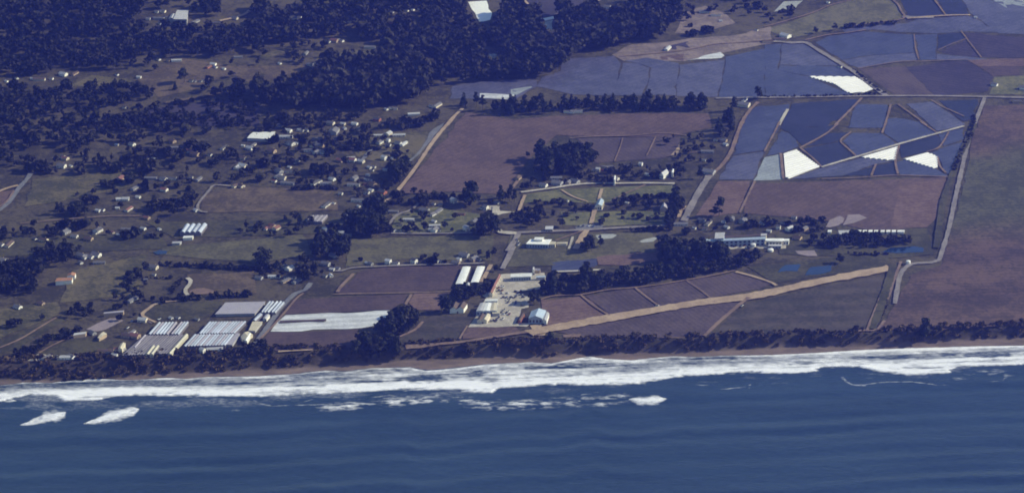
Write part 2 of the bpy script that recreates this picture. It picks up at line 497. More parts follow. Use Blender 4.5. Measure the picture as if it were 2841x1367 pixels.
    g_ = np.maximum(g_, blob('W2', '-60,540 200,520 430,500 620,490 800,465 950,490 1100,520 1300,525 1500,510 1750,500 2000,500 2130,470', 56, 1.35) * patchy * .95)
    g_ = np.maximum(g_, blob('W2', '480,384 720,388', 5, .7))
    g_ = np.maximum(g_, blob('W2', '260,462 380,448 430,455 560,458 710,440', 7, .6))
    g_ = np.maximum(g_, blob('W2', '1830,446 1950,428 2080,405', 9, .6))
    g_ = np.maximum(g_, blob('W1', '1910,488 1990,520 2060,530', 7, .7))
    g_ = np.maximum(g_, blob('W1', '2060,528 2330,522 2576,515', 6, .6) * sstep(.4, .55, n1))
    g_ = np.maximum(g_, blob('W1', '2240,510 2350,478', 5, .5))
    g_ = np.maximum(g_, blob('W1', '1700,585 1790,560', 20, .7) * patchy)
    g_ = np.maximum(g_, blob('W3', '1225,310 1260,345 1300,366 1390,371', 8, .7))
    g_ = np.maximum(g_, blob('W3', '1390,368 1480,352 1560,345 1740,346 1940,371 2200,356 2420,340', 5, .7) * sstep(.36, .5, n1))
    g_ = np.maximum(g_, blob('W3', '2420,335 2455,290', 9, .6) * patchy)
    g_ = np.maximum(g_, blob('W3', '2100,310 2300,270 2450,285', 38, .8) * patchy)
    g_ = np.maximum(g_, blob('W3', '325,401 400,393 500,383', 7, .8))
    g_ = np.maximum(g_, blob('W3', '530,390 545,345 570,318', 7, .6) * patchy)
    g_ = np.maximum(g_, blob('W3', '40,365 280,370', 8, .5) * patchy)
    calm = sstep(2760, 3000, SY)
    wisps = .45 * sstep(.66, .82, fbm(SX / 40, SY / 10, 83, 4)) * sstep(90, 50, off) if False else 0
    grey = .26 * (1 - sstep(50, 105, off)) * sstep(.35, .7, fbm(SX / 60, SY / 22, 91, 4))   # churned water behind the breakers
    f = np.clip(np.maximum(np.maximum(f, g_), grey), 0, 1)
    f = np.where(fine, f, 0) * edge
    z = z * edge
    roller = np.exp(-((t - .93) / .10) ** 2) * (t > 0)
    z = z + edge * (1.1 * roller * sstep(.5, .9, f) + .35 * f * (n2 - .2) + .8 * np.clip(g_, 0, 1) * (g_ > .8))
    wash = height(SX, SY) + .05
    z = np.where(SY > ys_ - 6, np.minimum(z, .25), z)
    z = np.where(SY > ys_ + 4, -1.0, z)
    V = np.stack([SX.ravel(), SY.ravel(), z.ravel()], 1)
    nx, ny = len(sx), len(sy)
    i = np.arange(nx * ny).reshape(ny, nx)
    F = np.stack([i[:-1, :-1].ravel(), i[:-1, 1:].ravel(), i[1:, 1:].ravel(), i[1:, :-1].ravel()], 1)
    m, nt, bs = nodes('sea_water')
    pos = N(nt, 'ShaderNodeNewGeometry').outputs['Position']
    at = N(nt, 'ShaderNodeAttribute', attribute_name='foam').outputs['Fac']
    mpf = N(nt, 'ShaderNodeMapping')
    mpf.inputs['Scale'].default_value = (.5, 1, 1)
    nt.links.new(pos, mpf.inputs['Vector'])
    gr = noise(nt, mpf.outputs[0], .30, 5, .72)
    amt = ramp(nt, at, [(.02, (0, 0, 0)), (.2, (.7, .7, .7)), (.75, (.75, .75, .75)), (1, (.5, .5, .5))])
    ff = math_(nt, 'ADD', at, math_(nt, 'MULTIPLY', math_(nt, 'MULTIPLY', math_(nt, 'SUBTRACT', gr, .5), 1.5), amt))
    fac = ramp(nt, ff, [(.08, (0, 0, 0)), (.5, (.36, .36, .36)), (1.0, (1, 1, 1))])
    mp = N(nt, 'ShaderNodeMapping')
    mp.inputs['Scale'].default_value = (.25, 1, 1)
    nt.links.new(pos, mp.inputs['Vector'])
    tone = noise(nt, mp.outputs[0], .02, 4, .6)
    mp3 = N(nt, 'ShaderNodeMapping')
    mp3.inputs['Scale'].default_value = (.35, 1, 1)
    nt.links.new(pos, mp3.inputs['Vector'])
    tone = math_(nt, 'ADD', math_(nt, 'MULTIPLY', tone, .4), math_(nt, 'MULTIPLY', noise(nt, mp3.outputs[0], .30, 6, .8), .6))  # ripple reflections imitated by streaks in the water colour
    deep = ramp(nt, tone, [(.38, (.010, .027, .055)), (.62, (.026, .054, .099))])
    nt.links.new(mixc(nt, fac, deep, (.86, .87, .92)), bs.inputs['Base Color'])
    rg = N(nt, 'ShaderNodeMapRange')
    rg.inputs['To Min'].default_value, rg.inputs['To Max'].default_value = .16, .8
    nt.links.new(fac, rg.inputs['Value'])
    nt.links.new(rg.outputs[0], bs.inputs['Roughness'])
    bs.inputs['IOR'].default_value = 1.33
    b = N(nt, 'ShaderNodeBump')
    b.inputs['Strength'].default_value = .6
    b.inputs['Distance'].default_value = 1.0
    mp2 = N(nt, 'ShaderNodeMapping')
    mp2.inputs['Scale'].default_value = (.45, 1, 1)
    nt.links.new(pos, mp2.inputs['Vector'])
    nt.links.new(noise(nt, mp2.outputs[0], .20, 8, .72), b.inputs['Height'])
    nt.links.new(b.outputs[0], bs.inputs['Normal'])
    me = mesh_np('sea', V, F, [m], smooth=True)
    add_attr(me, 'foam', f.ravel())
    return tag(link(bpy.data.objects.new('sea', me)), 'blue ocean with low swell and white surf breaking along the beach', 'sea', kind='structure')
make_sea()

# ------------------------------------------------------------------ draped sheets
LAYER = [0]
def inside(P, x, y):
    r = np.zeros(np.shape(x), bool)
    j = len(P) - 1
    for i in range(len(P)):
        xi, yi, xj, yj = P[i, 0], P[i, 1], P[j, 0], P[j, 1]
        c = ((yi > y) != (yj > y)) & (x < (xj - xi) * (y - yi) / (yj - yi + 1e-12) + xi)
        r ^= c
        j = i
    return r
def drape(name, W, mat, base, step=16.0, wobble=1.2):
    """sheet over the terrain inside world polygon W (n,2)"""
    LAYER[0] += 1
    zo = base + .004 * LAYER[0]
    ring = []
    for a, b in zip(W, np.roll(W, -1, 0)):
        L = np.hypot(*(b - a))
        k = max(1, int(L / step))
        for q in range(k):
            p = a + (b - a) * q / k
            if q: p = p + RNG.normal(0, wobble, 2)
            ring.append(p)
    ring = np.array(ring)
    lo, hi = W.min(0), W.max(0)
    gx, gy = np.meshgrid(np.arange(lo[0], hi[0], step), np.arange(lo[1], hi[1], step))
    gx, gy = gx.ravel() + .37, gy.ravel() + .21
    ok = inside(ring, gx, gy)
    pts = [Vector(p) for p in ring] + [Vector((x, y)) for x, y in zip(gx[ok], gy[ok])]
    n = len(ring)
    v, e, f, *_ = delaunay_2d_cdt(pts, [], [list(range(n))], 1, 1e-3)
    V = np.array([[p.x, p.y, 0] for p in v])
    V[:, 2] = height(V[:, 0], V[:, 1]) + zo
    F = np.array([q for q in f if len(q) == 3], np.int32)
    if not len(F): return None
    me = mesh_np(name, V, F, [mat], smooth=True)
    nrm = np.zeros(len(F) * 3); me.polygons.foreach_get('normal', nrm)
    if nrm.reshape(-1, 3)[:, 2].mean() < 0: me.flip_normals()
    return link(bpy.data.objects.new(name, me))

def field(tg, s, mat, label, name='field', cat='field', base=.15, step=16.0):
    W = ground(Z(tg, s))[:, :2]
    o = drape(name, W, M[mat], base, step)
    if o: tag(o, label, cat, kind='structure')
    return o

FIELDS = [
 # far right uplands
 ('A4', '2020,130 1940,0 2230,0 2549,0 2700,60 2700,340 2300,330 2080,170', 'lilac', 'lilac plastic mulched slope at the top right corner'),
 ('A4', '2230,-10 2700,-10 2700,60 2549,66 2380,80', 'pale', 'pale plastic patch cut by the top right corner'),
 ('A4', '30,290 480,130 760,30 900,-20 1210,-20 1310,50 1340,110 1360,190 1100,225 780,270 600,300 400,350 290,370 100,330', 'hillgrass', 'dry grass hill ringed by a farm track, top right'),
 ('A4', '1330,-20 1660,-20 1760,150 1540,185 1410,170', 'navy', 'dark mulched field just right of the dry grass hill'),
 ('A4', '1690,-20 1930,-20 2010,140 1790,150', 'navy', 'dark mulched field right of the narrow tan track at the top'),
 ('A4', '1400,230 1500,190 2000,160 2060,180 2290,320 1990,310 1700,330 1340,320 1060,290 800,330 760,290 1100,250', 'lilac', 'long lilac strip below the dry grass hill'),
 ('A4', '500,420 620,360 800,335 980,312 1470,342 1478,520 1100,540 760,590 640,520', 'blue', 'large blue mulched field above the diagonal road'),
 ('A4', '762,592 1100,543 1480,523 1510,590 1300,612 930,668 840,640', 'lilac', 'lighter lilac band under the large blue mulched field'),
 ('A4', '1482,345 1698,336 1688,588 1530,590', 'blue', 'narrow blue field between two tan tracks, upper right'),
 ('A4', '1706,346 1930,325 1985,385 1704,500', 'navy', 'darkest navy field with a slanted tan lower edge'),
 ('A4', '1960,320 2260,352 2700,380 2700,565 2330,570 2150,566 2010,395', 'dusk', 'wide dark purple field at the right edge'),
 ('A4', '1985,396 2120,562 1960,555 1712,512', 'dusk', 'wedge of dark purple crop under the navy field'),
 ('A4', '1692,530 2000,560 2200,582 1960,598 1690,590', 'lilac', 'thin lilac strip above the bare soil tongue'),
 ('A4', '1990,592 2200,585 2700,575 2700,655 2100,652', 'pink', 'bare pinkish soil tongue at the right edge'),
 ('A4', '1395,660 1750,612 1990,602 2090,652 2250,760 2190,900 1680,948 1450,720', 'dusk', 'large dark purple field above the crossroads'),
 ('A4', '932,680 1380,650 1448,722 1678,948 1275,940', 'purple', 'purple brown field right of the diagonal road'),
 ('A4', '2102,658 2510,650 2510,742 2242,752', 'darkbrown', 'brown purple parcel near the right edge'),
 ('A4', '2260,760 2700,740 2700,930 2205,930', 'lawn', 'grassy farmyard by the crossroads at the right edge'),
 ('A4', '0,440 170,432 150,500 130,640 130,690 430,755 850,930 300,950 0,955', 'blue', 'blue mulched field left of the white tunnel wedge'),
 ('A4', '178,432 400,430 480,490 740,650 152,640', 'lilac', 'pale lilac field left of the diagonal road'),
 ('A4', '152,644 735,655 900,755 440,748 134,690', 'blue', 'blue strip above the white tunnel wedge'),
 ('F', '2020,-330 3400,-330 3400,20 2990,0 2020,-15', 'lilac', 'mulched slope continuing beyond the top right edge'),
 ('B1', '-200,700 100,668 175,650 70,800 -30,870 -200,900', 'brown', 'reddish corner field left of the far left road'),
 # upper left meadows
 ('A1', '1330,760 1500,690 1760,585 1800,575 2200,640 2549,650 2560,700 2549,860 2300,740 2080,800 1960,870 1560,960 1400,830', 'drygrass', 'hillside meadow with a lone dark tree, upper left'),
 ('A2', '-10,655 480,640 495,720 470,800 250,760 -10,830', 'drygrass', 'right end of the hillside meadow below small white houses'),
 ('A2', '20,560 280,470 410,480 400,520 240,520 100,590', 'grass', 'small olive hilltop clearing in the upper left woods'),
 ('A2', '600,560 900,500 1400,470 1560,470 1300,570 1100,620 580,620', 'grass', 'long olive clearing under the tiled roof houses, upper middle'),
 ('A2', '490,-20 700,-20 820,90 760,110 520,100', 'grass', 'brown clearing cut by the top edge'),
 ('A1', '640,850 900,740 1300,790 1300,860 1000,850', 'grass', 'grassy bank in front of the thin white long roof'),
 ('A1', '1500,1060 2100,990 2549,1000 2549,1239 1700,1239 1300,1150', 'dusk', 'wide dark brushy field behind the village'),
 ('O', '860,345 1000,335 1095,330 1070,400 960,410 900,395', 'grass', 'green among the white bungalows of the village'),
 ('O', '985,540 1100,520 1240,545 1236,584 990,585', 'lawn', 'lawns of the lower village'),
 # centre far
 ('A3', '980,540 1180,440 1500,420 1750,380 2200,350 2549,260 2549,430 2300,475 1700,605 1100,605', 'bare', 'bare tan slope with brush along the farm road'),
 ('A3', '1480,470 1730,410 1750,470 1600,490', 'dusk', 'dark scrub hollow on the bare tan slope'),
 ('A3', '1450,560 1690,530 1690,600 1480,590', 'brown', 'brown bench below the bare tan slope'),
 ('A3', '500,590 1000,550 1070,622 1030,800 975,940 600,930 240,852 300,760 480,700', 'lilac', 'lilac field at the left end of the mulched terrace'),
 ('A3', '1092,620 1230,622 1350,672 1330,830 1275,940 985,940 1050,770', 'lilac', 'second lilac field from the left on the terrace'),
 ('A3', '1372,670 1640,652 1610,940 1290,940 1345,800', 'lilac', 'third lilac field from the left on the terrace'),
 ('A3', '1644,640 2090,590 2060,800 2020,955 1618,945', 'lilac', 'lilac field under the pale yellow patch'),
 ('A3', '2100,560 2490,480 2490,960 2030,960 2075,800', 'blue', 'blue mulched field right of the pale yellow patch'),
 ('A3', '1090,600 1330,570 1640,622 1640,650 1370,668 1230,620', 'lilac', 'thin pale headland above the lilac terrace'),
 ('A3', '1710,597 1830,575 1880,550 2050,515 2090,550 2060,572', 'white', 'pale yellow white plastic wedge on the slope'),
 ('A2', '1900,975 1930,850 2200,805 2520,790 2760,790 2760,850 2549,975', 'lilac', 'lilac field behind the left end of the conifer row'),
 ('A3', '-10,880 190,850 200,860 -10,960', 'pale', 'pale sliver of plastic behind the tall conifers'),
 ('A2', '2200,918 2540,935 2560,985 2200,962', 'white', 'white plastic strip glimpsed through the conifer tops'),
 ('A2', '2085,22 2265,10 2320,130 2300,200 2230,216 2195,216', 'bright', 'brilliant white wedge field at the top of the picture'),
 ('A3', '286,188 425,160 425,186 295,216', 'bright', 'small white plastic patch framed by forest'),
 ('A3', '300,220 405,198 402,310 312,314', 'pale', 'pale blue strip below the small white patch in the forest'),
 ('A3', '130,-20 820,-20 800,40 720,96 420,158 280,186 240,140', 'dusk', 'purple field at the top right of the brilliant white wedge'),
 ('A3', '-40,-20 110,-20 240,132 0,110 -120,60', 'brown', 'brown corner beside the brilliant white wedge'),
 ('A3', '1700,120 1900,60 2100,140 2200,230 1800,330 1600,330', 'bare', 'bare ground round a hill farm, top centre'),
 ('A4', '90,120 190,20 380,10 300,90', 'infield', 'pale grey bare patch in brush above the farm road'),
 # patchwork block
 ('O', '1882,272 1985,262 1975,285 1955,330 1925,378 1845,390', 'blue', 'blue field at the top left of the patchwork block'),
 ('O', '1845,393 1922,381 1893,452 1808,452', 'lilac', 'lilac field at the lower left of the patchwork block'),
 ('O', '1990,262 2165,250 2132,288 2080,318 1962,324', 'navy', 'navy field along the top of the patchwork block'),
 ('B4', '170,85 245,110 305,165 335,240 180,298 20,330', 'blue', 'rounded blue field above the left white tunnels'),
 ('B4', '165,62 600,40 720,20 590,108 372,226 318,170 252,105', 'navy', 'navy field above the curving tan track'),
 ('B4', '640,104 846,98 742,178 410,238', 'navy', 'narrow navy triangle in the middle of the patchwork'),
 ('B4', '385,258 738,190 875,328 620,425 562,432', 'navy', 'navy field right of the left white tunnels'),
 ('B4', '772,186 862,104 1145,108 1300,220 1300,236 905,328', 'blue', 'blue field above the middle white tunnels'),
 ('O', '2152,262 2232,264 2222,322 2134,322', 'blue', 'blue field left of the vertical tan track in the patchwork'),
 ('B4', '1178,108 1205,-40 1340,-40 1530,0 1685,104 1335,214', 'blue', 'blue field right of the vertical tan track in the patchwork'),
 ('O', '2280,262 2345,256 2428,314 2356,330', 'lilac', 'lilac triangle at the top right of the patchwork'),
 ('O', '2362,254 2458,250 2446,300 2424,306', 'navy', 'navy corner beside the pale road on the right'),
 ('B4', '0,345 158,312 182,562 0,570 -110,572 -20,385', 'pale', 'pale grey green plastic field left of the left white tunnels'),
 ('B4', '262,553 570,445 955,350 1200,382 1262,382 1090,412 765,525', 'lilac', 'long lilac field beneath the white service track'),
 ('B4', '772,522 1070,432 1042,522', 'navy', 'low navy triangle above the brown field'),
 ('B4', '1098,422 1270,392 1310,520 1066,520', 'navy', 'small navy field between two tan tracks'),
 ('B4', '1292,392 1370,372 1680,457 1740,490 1810,530 1332,520', 'blue', 'blue field below the right white tunnels'),
 ('B4', '1342,222 1680,118 1758,190 1690,268 1570,293 1345,348', 'navy', 'navy field above the right white tunnels'),
 ('B4', '1706,112 1955,52 1958,168 1762,234', 'blue', 'blue field at the end of the white service track'),
 ('B4', '1772,242 1955,192 1905,372 1830,520 1762,482 1712,352 1640,300', 'blue', 'blue field between the right tunnels and the ditch'),
 ('O', '1890,462 2110,456 2390,446 2370,530 2330,570 2200,582 2080,556 1870,536', 'brown', 'brown ploughed field below the patchwork block'),
 ('O', '2262,470 2390,447 2370,530 2330,572 2240,570', 'pink', 'paler right end of the brown ploughed field'),
 ('O', '1806,456 1885,456 1862,536 1800,545 1748,545', 'pink', 'pinkish strip beside the straight grey road'),
 ('O', '2478,266 2720,262 2720,812 2575,822 2350,832 2205,832 2252,760 2290,692 2366,668 2420,480 2450,330', 'eastfield', 'huge brown field right of the long pale road'),
 # middle
 ('O', '1002,488 1172,282 1220,290 1290,302 1400,292 1600,286 1780,286 1790,322 1690,345 1500,345 1400,340 1330,400 1300,440 1270,490 1150,482', 'brown', 'large brown field in front of the conifer row'),
 ('B3', '640,160 1660,142 1600,320 1500,350 1020,385 830,400', 'purple', 'dark parcel right of the round grove'),
 ('B3', '1665,190 1640,320 1560,322', 'tan', 'tan strip at the end of the dark parcel'),
 ('B3', '130,710 480,652 800,642 1600,612 1610,690 1450,720 1100,742 900,792 740,792 270,772 90,800', 'lawn', 'broad campus lawn crossed by pale paths'),
 ('B3', '480,880 1500,870 1500,1000 900,1020 500,1010', 'lawn', 'lawn on the front side of the campus gardens'),
 ('O', '1285,588 1450,590 1640,585 1650,640 1500,652 1390,668 1275,672', 'greenbrown', 'grass playing field round the white school'),
 ('C3', '400,172 830,132 840,200 660,262 390,270', 'blue', 'dull blue violet plot below the playing field'),
 ('C3', '830,120 1500,60 1500,140 1100,200 850,195', 'pink', 'pinkish fallow plot left of the dark grove'),
 ('O', '882,602 1240,590 1236,655 1010,652 868,672', 'greenbrown', 'meadow right of the big dark grove'),
 ('O', '82,452 310,425 335,470 120,512 60,520', 'grass', 'long meadow near the left road fork'),
 ('O', '512,490 600,470 840,480 850,530 505,536', 'drygrass', 'brownish field inside the curved pale drive'),
 ('O', '410,622 760,590 790,640 640,662 400,642', 'greenbrown', 'meadow behind the long dark hedge'),
 ('O', '470,690 640,682 645,738 470,742', 'drygrass', 'paddock with an oval of bare earth'),
 ('O', '180,682 370,640 345,740 150,762', 'grass', 'dark meadow below the orange roofed longhouse'),
 ('O', '365,560 880,548 880,585 440,600', 'darkgrass', 'dark grass strip behind the four pale greenhouses'),
 ('O', '-60,600 400,585 420,625 -60,650', 'darkgrass', 'dark meadow in front of the left hand hamlet'),
 ('C1', '1860,450 1920,430 2010,422 2130,455 2150,475 1990,485 1880,480', 'dirt', 'oval of bare orange earth in the paddock'),
 ('C1', '1400,690 1480,600 1700,560 2180,550 2180,620 1950,740 1540,745', 'darkgrass', 'dark rounded field beside the greenhouse drive'),
 ('C1', '300,1100 720,910 1000,930 1130,950 960,1085 500,1090', 'darkgrass', 'dark field enclosed by the seaside farm'),
 ('C1', '-200,1010 570,710 640,740 200,1010 -60,1100', 'darkgrass', 'dark sloping field at the lower left'),
 ('C1', '-100,640 560,560 560,690 -100,960', 'grass', 'grass field above the lower left path'),
 ('C2', '1000,270 1250,222 1930,205 2030,200 1955,440 1500,465 800,480', 'darkbrown', 'dark field left of the paired greenhouses'),
 ('C2', '400,540 1000,505 1490,482 1460,590 1340,638 265,690 330,600', 'darkbrown', 'dark field behind the wide white covered field'),
 ('C2', '290,690 1332,643 1345,690 1290,722 1210,742 1170,792 1040,815 142,850 200,768', 'white', 'wide white plastic covered field'),
 ('C2', '130,862 1000,832 985,1010 200,1040 40,970', 'darkbrown', 'dark brown field in front of the white covered field'),
 ('C2', '1500,570 1560,472 1900,470 1800,640 1580,640', 'pink', 'brown rough patch left of the two gabled barn'),
 ('C2', '1455,862 1620,752 1740,692 2115,705 2010,930 1700,950 1370,965', 'banded', 'striped olive plot below the two gabled barn'),
 ('C2', '2090,812 2549,802 2600,850 2350,890 2030,925', 'brown', 'brown strip between the yard and the airstrip'),
 ('C3', '285,540 620,512 690,500 950,690 700,752 380,800 290,780', 'pink', 'pinkish bare field beside the blue roofed barn'),
 ('C3', '722,502 1200,427 1428,602 962,688', 'purple', 'dark purple parcel between two tan tracks by the airstrip'),
 ('C3', '1235,427 2200,272 2235,292 2549,385 2420,432 1460,602', 'purple', 'long striped purple parcel above the airstrip'),
 ('C3', '430,850 1000,755 1700,625 2100,562 2235,572 1885,890 1480,912 700,915', 'purple', 'large dark parcel below the airstrip'),
 ('O', '1890,760 1960,745 2225,692 2215,760 2182,832 1790,848 1785,842', 'banded', 'dark banded field at the right end of the airstrip'),
 ('O', '1880,672 2240,630 2240,668 1950,712', 'darkgrass', 'damp grass round the two blue ponds'),
 ('O', '1950,590 2330,575 2350,640 2240,650 1960,640', 'darkgrass', 'rough ground behind the low tree belt'),
 ('C1', '845,830 1080,720 1160,722 1215,742 1040,830 960,850', 'dry', 'pale levelled patch behind the seaside farm sheds'),
 # yards and pads
 ('G3', '1080,690 1000,640 1240,470 1345,265 1700,240 2110,240 2135,380 2065,520 1560,592 1850,662 1830,850 1700,882 1600,1130 1880,1130 1800,1192 760,1202 900,1010 905,900', 'concrete', 'pale concrete yard between the farm buildings'),
 ('G4', '760,560 1420,520 1800,560 1790,640 1380,645 960,640 770,660', 'concrete', 'pale forecourt in front of the long two storey building'),
 ('C3', '175,790 290,780 300,830 345,850 320,890 240,885', 'tan', 'dusty tan pad at the near end of the airstrip'),
 ('C3', '500,880 680,875 680,905 510,908', 'dirt', 'short bare patch beside the bluff top tree'),
 ('C1', '270,1138 380,1065 510,1090 470,1138', 'concrete', 'pale paved corner at the lower left field edge'),
 ('B3', '1640,880 1655,830 1740,815 1720,850 1680,860 1660,930 1620,935', 'tan', 'curved tan drive by the straight grey road'),
 ('B3', '620,1030 700,1000 900,1010 880,1060 640,1065', 'asphalt', 'grey blue car park at the campus gate'),
 ('B3', '840,770 890,760 900,800 840,850 820,840', 'asphalt', 'grey forecourt of the campus hall'),
 ('B2', '1485,395 1600,285 1740,70 1850,5 1835,40 1645,265 1505,412', 'asphalt', 'broad grey paved strip at the edge of the village'),
 ('B2', '835,1200 900,1130 940,1130 900,1195', 'asphalt', 'grey paved patch under the big dark grove'),
 ('B2', '1145,820 1170,780 1215,765 1195,820', 'asphalt', 'grey paved apron in the village'),
 ('B2', '2250,850 2250,820 2370,820 2400,870 2549,880 2420,900 2340,930 2340,870', 'concrete', 'pale paved turning place at the village junction'),
 ('C1', '1240,500 1300,560', 'dry', ''),
 ('B3', '820,1112 900,1100 1000,1098 1032,1110 990,1140 850,1152', 'infield', 'left pale ball field infield'),
 ('B3', '1250,1172 1290,1152 1400,1130 1435,1132 1390,1172 1280,1182', 'infield', 'right pale ball field infield'),
 ('B4', '600,1030 640,960 740,920 785,945 770,985 720,1015 640,1035', 'dry', 'left rounded pale pond bed'),
 ('B4', '768,1012 800,960 820,910 930,905 1005,940 880,990 830,1000', 'dry', 'right rounded pale pond bed'),
 ('C4', '300,60 490,55 520,110 420,110 330,90', 'dry', 'pinkish bare patch behind the ponds'),
 ('G1', '2150,370 2380,470 2300,500 2190,430', 'dry', 'pale turning bay by the greenhouse drive'),
]
def crop_bands(o):
    """the wide right hand field: a greener sown belt and dark belts with soft edges"""
    me = o.data
    V = np.zeros(len(me.vertices) * 3); me.vertices.foreach_get('co', V); V = V.reshape(-1, 3)
    px, py = project(V[:, 0], V[:, 1], V[:, 2])
    py = py + 60 * (fbm(px / 160, py / 60, 5, 3) - .5) + .12 * (px - 2700)
    add_attr(me, 'green', sstep(380, 460, py) * sstep(690, 610, py))
    add_attr(me, 'darker', .9 * np.exp(-((py - 720) / 22) ** 2) + .8 * np.exp(-((py - 820) / 26) ** 2) + .5 * np.exp(-((py - 372) / 14) ** 2))  # soft bands of dark colour across the field
    nt = M['eastfield'].node_tree
    bs = nt.nodes['Principled BSDF']
    col = bs.inputs['Base Color'].links[0].from_socket
    g_ = N(nt, 'ShaderNodeAttribute', attribute_name='green').outputs['Fac']
    d_ = N(nt, 'ShaderNodeAttribute', attribute_name='darker').outputs['Fac']
    tinted = mixc(nt, 1.0, col, (.72, 1.08, .72), 'MULTIPLY')
    c = mixc(nt, g_, col, tinted)
    nt.links.new(mixc(nt, d_, c, mixc(nt, 1.0, c, (.62, .62, .70), 'MULTIPLY')), bs.inputs['Base Color'])
for it in FIELDS:
    if it[3]:
        o_ = field(*it)
        if it[2] == 'eastfield': crop_bands(o_)
WATERS = [
 ('C4', '130,272 155,235 200,202 352,190 345,225 320,262', 'left blue farm pond'),
 ('C4', '400,298 420,255 455,220 660,200 650,262 560,290', 'right blue farm pond'),
 ('C4', '1160,70 1240,30 1460,15 1562,30 1560,72 1300,84', 'long dark reservoir beyond the low tree belt'),
 ('C1', '1505,75 1560,55 1650,60 1630,92 1540,95', 'small dark pond behind the meadow'),
]
for tg, s, lb in WATERS:
    field(tg, s, 'pond', lb, name='pond', cat='pond', base=.3, step=10)

# ------------------------------------------------------------------ roads and tracks
def catmull(P, n=6):
    P = np.vstack([2 * P[0] - P[1], P, 2 * P[-1] - P[-2]])
    out = []
    for i in range(1, len(P) - 2):
        for t in np.linspace(0, 1, n, endpoint=False):
            a, b, c, d = P[i - 1], P[i], P[i + 1], P[i + 2]
            out.append(.5 * (2 * b + (c - a) * t + (2 * a - 5 * b + 4 * c - d) * t * t + (3 * b - a - 3 * c + d) * t ** 3))
    out.append(P[-2])
    return np.array(out)
ROADS = []
def road(tg, s, w, mat, label, name='road', cat='road', smooth=True, base=.75):
    if cat == 'track' and mat == 'dirt': w = w * .58
    G = ground(Z(tg, s))[:, :2]
    C_ = catmull(G) if smooth and len(G) > 2 else np.vstack([G[0] + (G[1] - G[0]) * t for t in np.linspace(0, 1, 10)]) if len(G) == 2 else G
    # resample
    d = np.concatenate([[0], np.cumsum(np.hypot(*np.diff(C_, axis=0).T))])
    k = max(3, int(d[-1] / 7))
    q = np.linspace(0, d[-1], k)
    C_ = np.stack([np.interp(q, d, C_[:, 0]), np.interp(q, d, C_[:, 1])], 1)
    T = np.gradient(C_, axis=0)
    T /= np.hypot(T[:, 0], T[:, 1])[:, None] + 1e-9
    Nn = np.stack([-T[:, 1], T[:, 0]], 1)
    LAYER[0] += 1
    zo = base + .004 * LAYER[0]
    ww = w / 2 * (1 + .10 * RNG.normal(size=(k, 1)))
    L, R_ = C_ + Nn * ww, C_ - Nn * ww
    V = np.zeros((k * 2, 3)); V[0::2, :2] = R_; V[1::2, :2] = L
    V[:, 2] = height(V[:, 0], V[:, 1]) + zo
    i = np.arange(k - 1) * 2
    F = np.stack([i, i + 2, i + 3, i + 1], 1)
    ROADS.append(C_)
    me = mesh_np(name, V, F, [M[mat]], smooth=True)
    return tag(link(bpy.data.objects.new(name, me)), label, cat, kind='structure')
